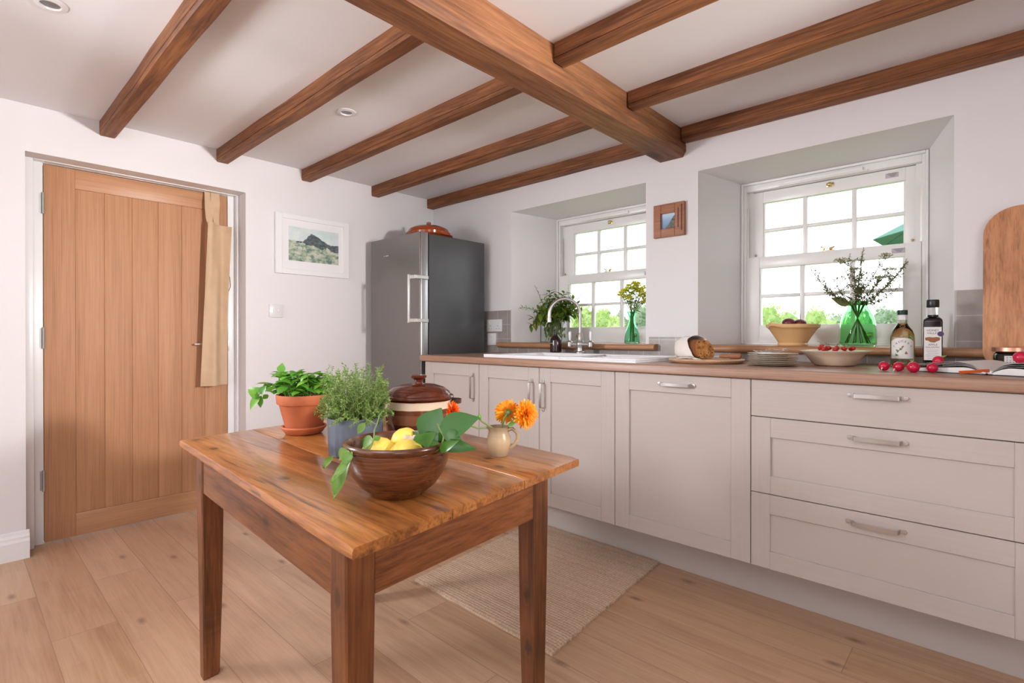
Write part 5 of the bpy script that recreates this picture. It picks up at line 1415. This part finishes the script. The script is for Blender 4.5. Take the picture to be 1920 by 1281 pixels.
# ------------------------------------------------------------------ apron on the door
b = B(); nu, nv = 26, 36
yl, yr = [], []
rows = []
for j in range(nv+1):
    v = j/nv; z = 1.790-1.012*v
    l = -1.702-.038*v; r_ = -1.566-.014*v-.008*math.sin(v*3)
    row = []
    for i in range(nu+1):
        u = i/nu; y = l+(r_-l)*u
        f = .026+.026*math.sin(u*6.0+.9-v*2.2)+.009*math.sin(u*13+v*2.2)*(.4+.6*v)+.006*noise.noise(V((u*4, v*6, 1)))
        f += .018*v*(1-u)
        row.append((-.104+f*.9, y, z-.016*u*(1-v)-.004*(1-u)*v))
    rows.append(row)
b.loft(rows, False, False); b.solidify(.0022)
ap = thing('apron', 'beige linen apron hanging folded on the oak door', 'apron', (-.12, -1.65, 1.3))
obj('skirt', b, M['apron'], ap, 70)
for k, (ya, yb_, za, zb) in enumerate(((-1.680,-1.684,1.984,1.770), (-1.642,-1.655,1.984,1.775))):
    b = B(); rows = []
    for j in range(13):
        v = j/12; yc = ya+(yb_-ya)*v*.6; z = za+(zb-za)*v; w = .021+.004*math.sin(v*4+k)
        rows.append([(-.138+.006+.006*math.sin(v*6+q*2.2+k*2)+.050*v, yc+w*(q-1), z) for q in range(3)])
    b.loft(rows, False, False); b.solidify(.002); obj('strap', b, M['apron'], ap, 70)
b = B(); b.loft([[(-.106+.004*math.sin(j), y, 1.79-.02*j) for y in (-1.690,-1.66,-1.64)] for j in range(4)], False, False); b.solidify(.002); obj('bib', b, M['apron'], ap, 70)
b = B(); b.ribbon([(-.120,-1.572,1.48), (-.118,-1.560,1.46), (-.118,-1.557,1.40), (-.120,-1.566,1.37)], (1,0,0), .012, .0015); obj('tie', b, M['apron'], ap, 70)
b = B(); b.box(-.1462, -.136, -1.665, -1.625, 1.975, 1.983, .001); b.box(-.19,-.146,-1.655,-1.635,1.9805,1.984); 
tag(obj('door_hook', b, M['steel'], None, 30, (-.14, -1.645, 1.98)), 'small metal over door hook holding the apron', 'hook')
# ------------------------------------------------------------------ outside
struct('terrain', B().box(-60, 60, .46, 90, -.9, -.45), M['lawn'])
random.seed(17)
def tree(px, py, y, wpx, label, mat, nl=2600, lsize=.09, name='bush', cat='bush', grp='shrubs and trees outside', lumps=7):
    p = on(px, py, 'y', y); d = dep(p); rw = wpx*d/F_PX/2; topz = p.z; gz = -.45
    h = topz-gz; cz = gz+h*.58; rz = h*.42
    t = thing(name, label, cat, (p.x, y, gz), grp)
    b = B(); b.tube([(p.x, y, gz), (p.x+.05, y, gz+h*.35), (p.x, y+.05, cz)], [.05*h, .04*h, .02*h], 8); obj('trunk', b, M['bark'], t)
    b = B(); cs = []
    for k in range(lumps):
        a = random.uniform(0, 2*PI); r = random.uniform(.15,.62)
        cs.append((V((p.x+rw*r*math.cos(a), y+rw*.7*r*math.sin(a), cz+rz*random.uniform(-.75,.45))), random.uniform(.42,.62)))
    cs.append((V((p.x, y, topz-rz*.62)), .62))
    for c, s in cs:
        b.sphere(c, 1, 3, (rw*s*.86, rw*s*.86, rz*s*.86), .25, 5)
        for k in range(nl//len(cs)):
            u = random.uniform(-1, 1); a = random.uniform(0, 2*PI); q = math.sqrt(1-u*u); n_ = V((q*math.cos(a), q*math.sin(a), u))
            rr = s*random.uniform(.72, 1.02)
            pp = c+V((n_.x*rw*rr, n_.y*rw*rr, n_.z*rz*rr))
            dd = (n_+V((random.uniform(-1,1), random.uniform(-1,1), random.uniform(-1,1)))*.8); sz = lsize*random.uniform(.6,1.3)
            b.leaf(pp, dd, (0,0,1), sz, sz*.55, .4, .2, 2)
    obj('foliage', b, M[mat], t, 0, fix=False)
tree(1441, 568, 7, 84, 'pale green leafy bush beyond the large window, behind its lower left panes', 'tree1')
tree(1480, 582, 8, 90, 'pale green lower bush beyond the large window, right of the tallest bush', 'tree1')
tree(1528, 575, 9, 84, 'light green bush beyond the large window, just left of the emerald vase', 'tree1')
tree(1568, 590, 20, 90, 'distant dark green tree line left of the emerald vase', 'tree2', 3000, .16, 'tree', 'tree')
tree(1618, 585, 30, 70, 'distant dark tree hidden mostly behind the emerald vase', 'tree2', 2200, .16, 'tree', 'tree')
tree(1657, 578, 22, 70, 'distant rounded dark tree right of the emerald vase', 'tree2', 2600, .16, 'tree', 'tree')
tree(1697, 582, 28, 70, 'distant tree at the lower right corner of the large window', 'tree2', 2200, .16, 'tree', 'tree')
tree(1083, 575, 7, 64, 'bright leafy shrub beyond the small window, behind the tap', 'tree1', 2800)
tree(1130, 574, 10, 60, 'tall rounded green shrub in the middle of the small window', 'tree1', 2800)
tree(1153, 592, 8.5, 60, 'low lime green shrub in the small window, right of the middle', 'tree1', 2200)
tree(1163, 580, 24, 36, 'distant dark conifer seen between the shrubs in the small window', 'tree2', 2200, .14, 'tree', 'tree')
tree(1200, 570, 16, 60, 'dark green tree behind the aqua vase in the small window', 'tree2', 3000, .13, 'tree', 'tree')

# parasol on the terrace
apex = on(1788, 372, 'y', 3.2); cen = apex+V((.02, .05, -.30)); R_ = .62
t = thing('parasol', 'dark green garden parasol showing through the top right panes', 'parasol', (apex.x, apex.y, -.45))
b = B(); ring = []
for k in range(8):
    a = 2*PI*k/8+.35
    ring.append(V((cen.x+R_*math.cos(a), cen.y+R_*math.sin(a), cen.z+.02*math.cos(a))))
for k in range(8):
    p0, p1 = ring[k], ring[(k+1) % 8]
    v = [b.bm.verts.new(q) for q in (apex, p0, p1)]; b.face(v)
b.solidify(.006); obj('canopy', b, M['parasol'], t, 0)
b = B(); b.tube([(apex.x, apex.y, -.45), (apex.x, apex.y, apex.z+.05)], .02, 12); obj('pole', b, M['bark'], t)
b = B(); b.lathe([(0,0), (.25,0), (.25,.06), (.05,.09), (0,.09)], (apex.x, apex.y, -.45), 24); obj('base', b, M['black'], t)
